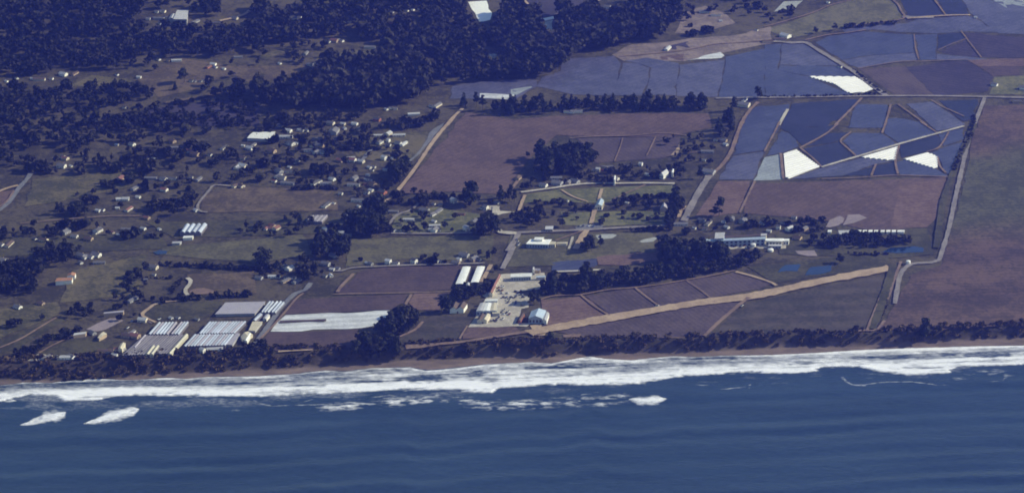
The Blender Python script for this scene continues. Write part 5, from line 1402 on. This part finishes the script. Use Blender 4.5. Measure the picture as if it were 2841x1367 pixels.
def sample(tg, s, n, sep, check=True, h=12):
    P = Z(tg, s)
    lo, hi = P.min(0), P.max(0)
    pts, tries = [], 0
    while len(pts) < n and tries < n * 40:
        tries += 1
        c = np.array([random.uniform(lo[0], hi[0]), random.uniform(lo[1], hi[1])])
        if not inside(P, np.array([c[0]]), np.array([c[1]]))[0]: continue
        if check and blocked(c, h): continue
        if any(abs(c[0] - q[0]) < sep and abs(c[1] - q[1]) < sep * .4 for q in pts): continue
        pts.append(c)
    return pts

ORDX = ['first', 'second', 'third', 'fourth', 'fifth', 'sixth', 'seventh', 'eighth', 'ninth', 'tenth', 'eleventh', 'twelfth', 'thirteenth', 'fourteenth', 'fifteenth', 'sixteenth', 'seventeenth', 'eighteenth',
        'nineteenth', 'twentieth', 'twenty-first', 'twenty-second', 'twenty-third', 'twenty-fourth', 'twenty-fifth', 'twenty-sixth', 'twenty-seventh', 'twenty-eighth', 'twenty-ninth', 'thirtieth']
def grove(phrase, group, tg, s, n, kinds, h0, h1, sep=9, check=False):
    pts = sorted(sample(tg, s, n, sep, check), key=lambda c: c[0])
    G = ground(np.array(pts))
    cnt = {}
    rows = []
    for c, W in zip(pts, G):
        k = random.choice(kinds)
        cnt[k] = cnt.get(k, 0) + 1
        rows.append((k, cnt[k], W))
    for k, i, W in rows:
        tot = cnt[k]
        if i <= len(ORDX) and i <= (tot + 1) // 2 or tot > 60: w = ORDX[min(i - 1, 29)] + ' from the left'
        else: w = ORDX[min(tot - i, 29)] + ' from the right'
        if tot == 1: lb = f'{WORDS[k]} {phrase}'
        else: lb = f'{WORDS[k]} {phrase}, {w}'
        put_tree(W, k, random.uniform(h0, h1), lb, group=group)

def lone(tg, s, kind, h, label):
    put_tree(ground(Z(tg, s))[0], kind, h, label)

# solitary trees
lone('A1', '1810,812', 'round', 22, 'lone dark tree standing on the hillside meadow at upper left')
lone('A1', '1720,885', 'cone', 13, 'small dark conifer below the lone meadow tree')
lone('A4', '500,330', 'round', 10, 'left of two dark trees at the foot of the dry grass hill')
lone('A4', '692,302', 'round', 12, 'right, larger of two dark trees at the foot of the dry grass hill')
lone('B3', '2035,915', 'tall', 25, 'tall dark tree at the foot of the pinkish strip, casting a long shadow')
lone('B3', '1985,918', 'round', 13, 'rounded tree leaning against the tall tree by the pinkish strip')
lone('B1', '1262,585', 'round', 16, 'dark tree at the end of the long meadow, left village')
lone('B1', '1520,772', 'round', 9, 'single tree in the orchard between meadow and curved drive')
lone('B1', '1760,715', 'round', 7, 'small round tree left of the curved drive')
lone('C4', '1570,945', 'tall', 28, 'tall lone tree on the bluff edge near the right side')
lone('C4', '1535,925', 'round', 14, 'bushy tree hugging the tall lone bluff tree')
lone('C4', '1740,935', 'round', 11, 'squat dark tree right of the tall lone bluff tree')
lone('C4', '740,182', 'round', 13, 'round dark tree behind the right blue pond')
lone('C3', '372,958', 'round', 15, 'spreading dark tree at the near end of the airstrip')
lone('C3', '330,965', 'round', 10, 'smaller tree left of the spreading airstrip tree')
lone('B2', '435,1000', 'cone', 16, 'slender conifer left of the thin dull greenhouse')
lone('C1', '415,735', 'round', 9, 'isolated dark tree on the lower left field')
lone('C1', '2030,215', 'round', 9, 'dark tree poking up from the long hedge')
lone('A3', '2415,985', 'tall', 20, 'dark tree standing beside the road at the end of the conifer row')
lone('A3', '2440,965', 'tall', 16, 'slimmer tree touching the roadside tree past the conifer row')
lone('A3', '2180,1090', 'tall', 20, 'dark tree right of the conifer row, in front of the cream barn')
lone('G3', '1258,205', 'round', 9, 'round tree at the top of the track beside the paired greenhouses')
lone('C2', '2360,255', 'round', 8, 'small round tree by the pale yard road')
lone('B2', '1855,1040', 'round', 10, 'round dark tree on the lower village green')
lone('B3', '150,345', 'round', 9, 'little tree at the left edge of the round grove')
lone('B3', '1685,505', 'round', 11, 'dark tree right of the bright white tall house')
lone('B3', '1850,550', 'tall', 17, 'tall dark tree left of the straight grey road')
lone('C1', '670,880', 'round', 8, 'dark tree left of the wavy roofed farm shed')
lone('C1', '520,940', 'round', 9, 'dark tree midway along the lower left hedge line')

grove("in the long conifer row", 'trees of the conifer row', 'A3', '-60,1110 300,1120 700,1085 1100,1095 1500,1090 1940,1080 1940,1040 1500,1030 800,1030 300,1060 -60,1060', 36, ['cone', 'tall', 'tall'], 16, 24, 7)
grove("at the conifer row's left end", 'trees at the left end of the conifer row', 'A2', '1990,1050 2300,1120 2549,1140 2549,1080 2300,1060 2080,1010', 10, ['cone', 'tall'], 15, 22, 8)
grove("in the round grove", 'trees of the round grove', 'B3', '260,520 330,535 560,510 700,480 800,390 830,330 700,300 450,300 270,360', 19, ['tall', 'round', 'tall'], 21, 29, 9)
grove("in the big dark grove", 'trees of the big dark grove', 'B2', '850,1110 1000,1130 1280,1110 1290,1000 1190,990 1000,1010 860,1050', 15, ['tall', 'round'], 18, 26, 9)
grove('crowning the big dark grove', 'trees crowning the big dark grove', 'B2', '1070,960 1240,990 1240,940 1090,920', 5, ['tall'], 27, 33, 10)
grove('in the village clump', 'trees of the village clump', 'B2', '1290,560 1400,590 1480,560 1500,480 1400,450 1300,500', 9, ['tall', 'round'], 18, 25, 9)
grove('by the village junction', 'trees by the village junction', 'B2', '2000,800 2100,830 2200,790 2210,740 2090,730', 6, ['tall', 'round'], 18, 25, 9)
grove('of the leaning roadside row', 'leaning roadside trees', 'B2', '2120,1150 2230,1140 2380,1070 2380,1020 2260,1050', 8, ['tall'], 19, 26, 8)
grove('right of the village junction', 'trees right of the village junction', 'B2', '2370,790 2549,790 2549,720 2480,710 2380,750', 6, ['round', 'tall'], 13, 19, 9)
grove("in the grove by the long building", 'trees of the grove by the long building', 'C3', '1430,160 1700,190 2000,200 2110,160 2080,100 1800,60 1450,40', 20, ['tall', 'round'], 19, 28, 9, True)
grove('in the belt above the airstrip', 'trees of the belt above the airstrip', 'C3', '420,495 660,490 900,440 1200,415 1700,350 2000,290 2250,230 2420,180 2420,130 2100,190 1600,260 1100,330 880,360 500,430', 28, ['round', 'tall', 'round'], 12, 19, 9)
grove('of the tall pair above the yard', 'tall conifers above the yard', 'C3', '690,440 760,430 750,400 700,400', 4, ['cone', 'tall'], 27, 33, 6)
grove("between yard and belt", 'trees by the yard', 'C3', '320,480 430,480 430,420 330,420', 5, ['tall', 'cone'], 20, 26, 7)
grove('behind the pale blue barn', 'trees behind the pale blue barn', 'C3', '175,590 265,590 250,550 190,540', 4, ['tall'], 13, 18, 7)
grove('inland of the two gabled barn', 'trees inland of the two gabled barn', 'C2', '1940,550 2170,540 2180,480 1960,470', 10, ['round', 'tall'], 11, 17, 8)
grove('left of the two gabled barn', 'trees left of the two gabled barn', 'C2', '1780,685 1890,690 1890,640 1790,640', 4, ['tall'], 16, 21, 7)
grove("beside the white covered field", 'trees by the white covered field', 'C2', '1190,900 1500,860 1600,760 1500,700 1390,720 1230,820', 10, ['tall', 'round'], 14, 22, 9)
grove('in the dark bluff top wood', 'trees of the bluff top wood', 'C2', '960,1110 1150,1130 1420,1120 1440,1030 1300,960 1000,960', 12, ['tall', 'round'], 13, 21, 9)
grove('in the grove behind the long hedge', 'trees behind the long hedge', 'O', '640,678 700,682 705,660 645,655', 6, ['round', 'tall'], 13, 19, 8)
grove("left of the big dark grove", 'trees of the mid left grove', 'O', '785,648 870,652 872,600 800,600', 13, ['tall', 'round'], 15, 22, 8, True)
grove("in the low nursery belt", 'trees of the low tree belt', 'O', '2030,622 2180,622 2280,616 2275,598 2150,596 2040,606', 17, ['round', 'cone', 'round'], 9, 14, 8)
grove("in the meadow copse", 'trees of the meadow copse', 'B1', '560,920 850,925 860,860 700,850 570,870', 10, ['round', 'tall'], 11, 17, 8)
grove("of the cypress avenue", 'trees of the cypress avenue', 'B3', '1530,1060 1640,1060 1680,900 1650,700 1570,700 1530,900', 10, ['tall', 'cone'], 15, 22, 8, True)
grove("beside the tan road", 'trees beside the tan road', 'B3', '1980,190 2150,180 2240,20 2160,-80 2020,0', 12, ['tall', 'cone'], 15, 23, 8, True)
grove('in the clump by the palm drive', 'trees by the palm drive', 'C3', '680,100 780,110 800,40 920,60 930,0 700,0', 8, ['tall', 'round'], 12, 18, 8, True)
settle()

# ------------------------------------------------------------------ woods, scrub and hedges: masses nobody could count
def mass(name, label, cat, pieces, mat='woodleaf'):
    Vs, Fs, Ts, off = [], [], [], 0
    for W, kind, h in pieces:
        V, F, t = random.choice(LOW_P[kind])
        a = random.uniform(0, 6.28); ca, sa = math.cos(a), math.sin(a)
        w = h * random.uniform(.9, 1.25)
        P = np.stack([(V[:, 0] * ca - V[:, 1] * sa) * w + W[0], (V[:, 0] * sa + V[:, 1] * ca) * w + W[1], V[:, 2] * h + W[2] - .3], 1)
        Vs.append(P); Fs.append(F + off); off += len(V)
        Ts.append(np.clip(t * .5 + random.uniform(0, .6), 0, 1))
    me = mesh_np(name, np.concatenate(Vs), np.concatenate(Fs), [M[mat]])
    add_attr(me, 'tint', np.concatenate(Ts))
    return tag(link(bpy.data.objects.new(name, me)), label, cat, kind='stuff')

def scatter(areas, clump=None):
    """areas: (tag, polygon, trees per hectare, kinds, h0, h1) -> list of pieces"""
    out = []
    for tg, s, dens, kinds, h0, h1 in areas:
        P = Z(tg, s)
        W = ground(P)[:, :2]
        A = .5 * abs(np.dot(W[:, 0], np.roll(W[:, 1], 1)) - np.dot(W[:, 1], np.roll(W[:, 0], 1)))
        n = int(A / 1e4 * dens)
        lo, hi = W.min(0), W.max(0)
        box = np.prod(hi - lo)
        m = int(n * box / A * 1.0)
        x, y = RNG.uniform(lo[0], hi[0], m), RNG.uniform(lo[1], hi[1], m)
        ok = inside(W, x, y)
        if clump: ok &= fbm(x / clump, y / clump, 61, 3) + RNG.uniform(-.12, .12, m) > .47
        x, y = x[ok], y[ok]
        z = height(x, y)
        px, py = project(x, y, z)
        for X, Y, Zv, a, b in zip(x, y, z, px, py):
            h = random.uniform(h0, h1)
            if blocked((a, b), h): continue
            if any(np.hypot(X - r[0], Y - r[1]) < 5 for r in near_road(X, Y)): continue
            out.append(((X, Y, Zv), random.choice(kinds), h))
    return out
RC = {}
for C_ in ROADS:
    for p in C_:
        RC.setdefault((int(p[0] // 20), int(p[1] // 20)), []).append(p)
def near_road(X, Y):
    i, j = int(X // 20), int(Y // 20)
    return [p for a in (-1, 0, 1) for b in (-1, 0, 1) for p in RC.get((i + a, j + b), ())]

mass('hillside_forest', 'dense dark forest covering the hills at the top left', 'forest', scatter([
    ('A1', '-300,-120 1250,-120 1400,100 1350,260 1800,320 2000,285 2549,300 2549,520 2300,560 2000,555 1700,560 1500,640 1150,700 800,690 560,700 400,745 0,760 -300,800', 62, ['round', 'tall', 'tall'], 11.7, 21.6),
    ('A1', '1900,60 2160,60 2160,200 1920,205', 80, ['tall'], 14.4, 23.4),
    ('A1', '1250,-120 2000,-120 1900,50 1700,90 1400,90', 40, ['round'], 9.0, 16.2)]))
mass('outlying_wood', 'scattered woodland continuing over the hills beyond the edges of the view', 'woodland', scatter([
    ('F', '-700,-330 1900,-330 1900,-40 -700,-40', 13, ['round', 'tall'], 14, 22), ('F', '-700,0 -90,0 -60,960 -700,1020', 16, ['round', 'tall'], 10, 20)]))
mass('valley_wood', 'dark wood filling the hillside left of centre near the top', 'forest', scatter([
    ('A2', '0,-120 90,-60 60,110 380,150 480,120 480,-40 700,-60 1000,90 1130,-60 2090,-60 2190,220 2230,222 2310,205 2549,240 2549,780 2200,800 1920,830 1640,880 1500,830 1580,470 1300,460 1100,440 860,370 700,370 400,440 0,420', 60, ['round', 'tall', 'round'], 13, 24),
    ('A2', '490,820 500,690 600,665 1080,650 1160,560 1400,570 1580,560 1700,860 1650,1000 1400,1030 1200,1070 0,1090 0,900 300,900', 95, ['tall', 'round'], 18, 30)]))
mass('ridge_wood', 'dark wood on the ridge below the white wedge, top centre', 'forest', scatter([
    ('A3', '-10,110 240,135 270,215 300,330 410,330 430,165 560,150 820,170 1180,170 1220,0 1650,-80 1640,230 1500,400 1180,425 900,515 480,575 480,690 200,785 0,790', 95, ['tall', 'round'], 18, 30),
    ('A2', '2320,130 2549,100 2549,600 2400,500 2330,260', 80, ['tall', 'round'], 18, 28)]))
mass('hill_brush', 'patchy dark brush round the hill farm at top centre right', 'brush', scatter([
    ('A3', '1650,-80 2700,-80 2600,70 2250,220 2000,330 1700,380 1560,385 1640,100', 48, ['round', 'bush'], 5.6, 12.0),
    ('A4', '-60,200 90,130 330,80 420,80 250,170 60,240', 40, ['bush', 'round'], 4.8, 9.6)], 40))
mass('lower_woodland', 'dark woodland strip under the hillside meadow on the left', 'woodland', scatter([
    ('A1', '-300,850 400,862 640,845 1000,852 1300,862 1480,880 1560,960 1300,1040 900,1120 600,1150 0,1239 -300,1250', 62, ['round', 'tall'], 9.6, 17.6),
    ('A1', '1960,880 2080,800 2330,740 2300,800 2150,860 2000,920', 70, ['round'], 9.6, 16.0),
    ('A1', '2140,860 2549,820 2549,980 2300,990 2000,985', 70, ['tall', 'round'], 11.2, 17.6),
    ('A1', '1230,1050 2000,990 2549,990 2549,1245 600,1245 900,1160 1250,1130', 115, ['round', 'bush', 'bush'], 3.2, 7.2),
    ('B1', '-300,-20 1700,-20 1650,120 1350,180 800,250 520,200 300,300 350,485 -300,490', 44, ['round', 'tall'], 8.0, 17.6)]))
mass('village_trees', 'dark garden trees crowding the hillside village', 'trees', scatter([
    ('O', '60,340 330,310 560,290 780,290 1110,290 1015,400 1000,470 930,540 850,470 600,465 500,455 330,440 60,440', 59, ['round', 'tall', 'round', 'bush'], 5.6, 14.0),
    ('O', '700,290 870,270 1000,300 960,345 880,420 720,420', 54, ['round', 'tall'], 6.5, 14.0),
    ('O', '880,480 1250,495 1240,585 980,590 960,560', 54, ['round', 'bush', 'tall'], 4.8, 12.2),
    ('A1', '1400,640 2549,600 2549,700 1500,720', 18, ['round'], 7.5, 13.1),
    ('A2', '0,420 900,460 1580,460 1100,560 500,640 0,640', 40, ['round'], 6.5, 14.0)], 35))
mass('hamlet_trees', 'dark garden trees round the left hand hamlets', 'trees', scatter([
    ('O', '-60,560 440,570 440,600 60,605 -60,640', 33, ['round', 'tall', 'bush'], 5.4, 12.6),
    ('O', '290,440 520,450 500,540 330,520 130,520', 17, ['round', 'bush'], 5.4, 10.8),
    ('B1', '1400,900 1900,920 1960,760 1830,680 1700,800 1500,800', 66, ['round'], 7.2, 13.4),
    ('C1', '700,190 1000,170 1000,30 760,20', 28, ['round'], 5.4, 10.8),
    ('O', '600,560 860,540 870,600 780,595 600,600', 37, ['round', 'tall'], 5.4, 12.6),
    ('C1', '1120,540 1400,560 1480,230 1300,230 1220,400', 66, ['round'], 6.2, 12.6),
    ('C2', '0,120 420,150 440,370 0,340', 41, ['round'], 5.4, 12.6), ('C2', '440,350 560,380 600,250 560,180 450,190', 121, ['round', 'tall'], 11.8, 19.8),
    ('C2', '620,80 870,170 760,330 600,330', 33, ['round'], 5.4, 10.8), ('C2', '900,170 1600,190 2260,170 2260,90 1600,120 900,150', 37, ['round', 'bush'], 4.6, 9.8),
    ('C2', '2280,160 2380,160 2390,20 2310,20', 99, ['tall'], 10.8, 16.2)]))
mass('left_grove', 'big dark mass of trees at the left edge', 'grove', scatter([
    ('C1', '360,180 600,210 720,190 700,40 560,10 380,70', 130, ['round', 'tall'], 11.5, 18.7),
    ('C1', '-200,520 60,500 330,490 400,400 420,260 260,180 60,240 -200,260', 110, ['round', 'tall'], 10.8, 18.7),
    ('C1', '60,830 240,820 260,750 100,770', 120, ['round'], 7.2, 11.5),
    ('C1', '580,720 940,720 950,600 830,590 700,660', 100, ['round'], 7.2, 13.0),
    ('C1', '1000,740 1330,760 1330,600 1050,600', 60, ['round'], 5.0, 9.4)]))
mass('campus_trees', 'mixed garden trees and shrubs across the campus', 'trees', scatter([
    ('B3', '80,660 300,640 500,600 1000,590 1600,590 1900,500 1900,430 1700,420 800,480 650,500 300,560 100,610', 66, ['round', 'tall', 'bush'], 4.2, 10.8),
    ('B3', '200,860 1500,860 1560,740 1480,720 1100,740 900,800 550,810 220,790', 77, ['round', 'bush'], 4.2, 9.0),
    ('B3', '0,1050 500,1030 480,880 200,870 0,900', 68, ['round', 'tall'], 6.6, 13.2),
    ('B3', '500,1010 1540,1000 1540,880 850,870 500,900', 28, ['round', 'bush'], 4.2, 8.2),
    ('B3', '1480,160 1700,150 1900,150 2000,240 2050,400 1950,420 1700,400 1500,350', 48, ['round', 'tall'], 5.7, 11.6),
    ('B3', '1700,1000 2549,930 2549,1040 2100,1060 1880,1080 1700,1120', 66, ['round', 'bush', 'tall'], 5.0, 10.8),
    ('B4', '0,920 600,930 600,1060 380,1120 0,1040', 37, ['round', 'bush'], 4.2, 9.0)]))
mass('understory', 'dark understory filling the groves beneath the tall trees', 'understory', scatter([
    ('B3', '250,520 330,540 560,515 700,485 810,400 840,330 700,290 450,290 260,360', 150, ['round'], 9.0, 18.0),
    ('B2', '850,1115 1000,1135 1280,1115 1295,1000 1190,980 1000,1000 855,1050', 130, ['round'], 7.5, 16.5),
    ('B2', '1280,560 1400,595 1490,565 1510,480 1400,440 1300,490', 130, ['round'], 7.5, 16.5),
    ('B2', '2000,800 2100,830 2200,790 2210,740 2090,730', 110, ['round'], 6.8, 13.5),
    ('B2', '2110,1155 2240,1145 2390,1070 2380,1020 2250,1050', 130, ['round', 'tall'], 10.5, 19.5),
    ('C3', '1430,170 1700,200 2000,210 2120,170 2090,90 1800,50 1450,30', 150, ['round', 'tall'], 10.5, 19.5),
    ('C3', '290,500 500,500 660,495 900,445 1200,420 1700,352 2000,295 2250,235 2430,190 2430,120 2100,180 1600,250 1100,310 880,340 500,400 300,430', 130, ['round'], 6.8, 15.0),
    ('C2', '1930,555 2180,545 2190,470 1950,460', 150, ['round'], 6.8, 13.5), ('C2', '1190,910 1500,870 1610,760 1500,680 1390,710 1230,810', 130, ['round', 'bush'], 6.8, 15.0),
    ('C2', '950,1120 1150,1135 1430,1125 1450,1020 1300,950 1000,950', 160, ['round', 'bush'], 6.8, 15.0),
    ('O', '785,650 872,655 874,598 800,598', 140, ['round', 'tall'], 9.0, 18.0), ('O', '2025,624 2180,624 2290,618 2285,594 2150,594 2040,602', 170, ['round'], 6.0, 11.2),
    ('B1', '555,925 860,930 870,860 700,845 560,870', 130, ['round'], 6.0, 13.5), ('B3', '1530,1070 1645,1070 1690,900 1660,690 1570,690 1520,900', 90, ['round', 'tall'], 7.5, 15.0),
    ('A3', '-60,1120 300,1130 700,1095 1100,1105 1500,1100 1950,1090 1950,1040 1500,1020 800,1020 300,1050 -60,1050', 120, ['round', 'cone', 'tall'], 6.8, 13.5)]))
mass('bluff_scrub', 'dark shrubs and scrub covering the coastal bluff', 'scrub', scatter([
    ('F', ' '.join(f'{a:.1f},{b:.1f}' for a, b in np.vstack([[[-150, 1056]], TOE, [[2990, 928]], [[2990, 874]], TOP[::-1] - np.array([0, 15]), [[-150, 994]]])), 450, ['bush', 'bush', 'round'], 2.3, 5.2)]), 'scrub')
mass('bluff_trees', 'clumps of dark trees along the top of the bluff', 'scrub', scatter([
    ('C1', '1000,1150 1550,1130 1700,1090 2000,1080 2350,1060 2549,1000 2549,1080 2300,1130 1700,1150 1000,1180', 110, ['round'], 5.0, 9.3),
    ('C1', '2250,1020 2549,960 2700,1000 2700,1080 2350,1080', 120, ['round'], 5.6, 10.5),
    ('C2', '240,1160 500,1150 900,1090 900,1040 500,1070 230,1110', 90, ['round'], 5.0, 9.3),
    ('C2', '1480,1060 2549,1010 2549,980 1900,1010 1480,1040', 100, ['round', 'bush'], 3.7, 7.4),
    ('C3', '700,960 1330,970 1900,950 2549,940 2549,910 1900,920 700,930', 110, ['bush', 'round'], 3.1, 6.2),
    ('C4', '0,930 700,920 700,870 420,880 0,890', 130, ['round'], 5.0, 8.7),
    ('C4', '1700,900 2549,860 2549,800 2150,830 1700,880', 60, ['bush', 'round'], 3.7, 7.4)]), 'woodleaf')

def hedge(label, tg, s, w, h0, h1, kinds=('bush', 'round'), step=4.0, name='hedge'):
    G = catmull(ground(Z(tg, s))[:, :2])
    d = np.concatenate([[0], np.cumsum(np.hypot(*np.diff(G, axis=0).T))])
    out = []
    for t in np.arange(0, d[-1], step):
        x = np.interp(t, d, G[:, 0]) + random.uniform(-w, w) / 2
        y = np.interp(t, d, G[:, 1]) + random.uniform(-w, w) / 2
        out.append(((x, y, float(height(x, y))), random.choice(kinds), random.uniform(h0, h1) * .8))
    mass(name, label, 'hedge', out)
for a in [
 ('long dark hedge behind the winding pale track', 'C1', '1560,195 1850,210 2100,225 2549,245 2650,250', 4, 5, 8),
 ('thick hedge between paddock and greenhouse drive', 'C1', '1440,560 1700,540 1950,525 2230,510 2500,500', 10, 6, 10),
 ('thin hedge left of the winding pale track', 'C1', '1170,336 1400,330 1700,328', 3, 3, 5),
 ('short slanting hedge in the paddock', 'C1', '1690,470 1740,400 1780,350', 4, 4, 7),
 ('dark hedge line rising across the lower left field', 'C1', '130,1110 300,1040 450,970 620,900 720,860', 12, 7, 12),
 ('hedge at the seaward side of the village meadow', 'B2', '380,662 550,655 720,655 800,660', 4, 5, 8),
 ('dark hedge on the long meadow', 'B1', '980,610 1080,600 1180,585', 6, 5, 8),
 ('dark hedge near the left village woods', 'B1', '590,292 700,280 800,265', 7, 6, 9),
 ('dark hedge in the brown field corner by the village junction', 'B2', '1580,745 1700,742 1880,748', 5, 6, 9),
 ('dark hedge below the orange track', 'B2', '1250,820 1350,805 1460,795', 7, 6, 10),
 ('clipped dark hedge behind the ball fields', 'B3', '1180,1065 1350,1060 1540,1050', 7, 5, 8),
 ('hedge along the front of the navigation field by the crossroads', 'A4', '0,960 300,955 800,945 1100,925', 5, 3, 5),
 ('dark hedge under the dry grass hill', 'A4', '780,275 950,262 1150,240 1300,225', 7, 5, 8),
 ('thin line of shrubs beside the diagonal road', 'A4', '880,690 960,760 1080,860 1180,930', 4, 3, 5),
 ('line of shrubs along the dark ditch', 'B4', '2055,-60 2050,30 1990,180 1910,340 1850,480', 5, 3.5, 6),
 ('shrubs lining the lower ditch', 'B4', '1790,640 1740,760 1750,860 1700,1100', 4, 1.5, 3),
 ('shrubs along the left lip of the ravine', 'C4', '1265,190 1210,350 1130,600 1060,820', 2, 1, 2.2),
 ('shrubs along the right lip of the ravine', 'C4', '1320,230 1240,440 1190,620 1110,800', 2, 1, 2.2),
 ('hedge beside the nursery reservoir', 'C4', '840,90 1000,100 1200,90', 6, 4, 7),
 ('dark row below the village edge houses', 'B2', '800,265 950,262 1250,270', 4, 5, 8),
 ('row of shrubs left of the pale yard', 'G3', '1100,420 1050,560 1000,640', 6, 6, 10),
 ('row of shrubs along the campus lawn', 'B3', '230,800 400,790 540,780', 8, 5, 9),
 ('dark shrubs at the back of the campus hall', 'B3', '1120,760 1300,745 1500,740', 9, 5, 9),
]:
    hedge(*a)

# ------------------------------------------------------------------ air
mb = MB()
mb.box(-5200, 5200, -1200, 9700, -5.0, 1420)
hz = mb.mesh('haze')
m = bpy.data.materials.new('haze_air'); m.use_nodes = True
nt = m.node_tree; nt.nodes.clear()
o_ = N(nt, 'ShaderNodeOutputMaterial'); v_ = N(nt, 'ShaderNodeVolumePrincipled')
v_.inputs['Density'].default_value = HAZE_DENSITY
setc(v_.inputs['Color'], HAZE_COLOR)
v_.inputs['Anisotropy'].default_value = HAZE_G
setc(v_.inputs['Absorption Color'], (.7, .7, .7))
nt.links.new(v_.outputs[0], o_.inputs['Volume'])
hz.materials.append(m)
tag(link(bpy.data.objects.new('haze', hz)), 'thin blue sea haze filling the air over the coast', 'haze', kind='stuff')
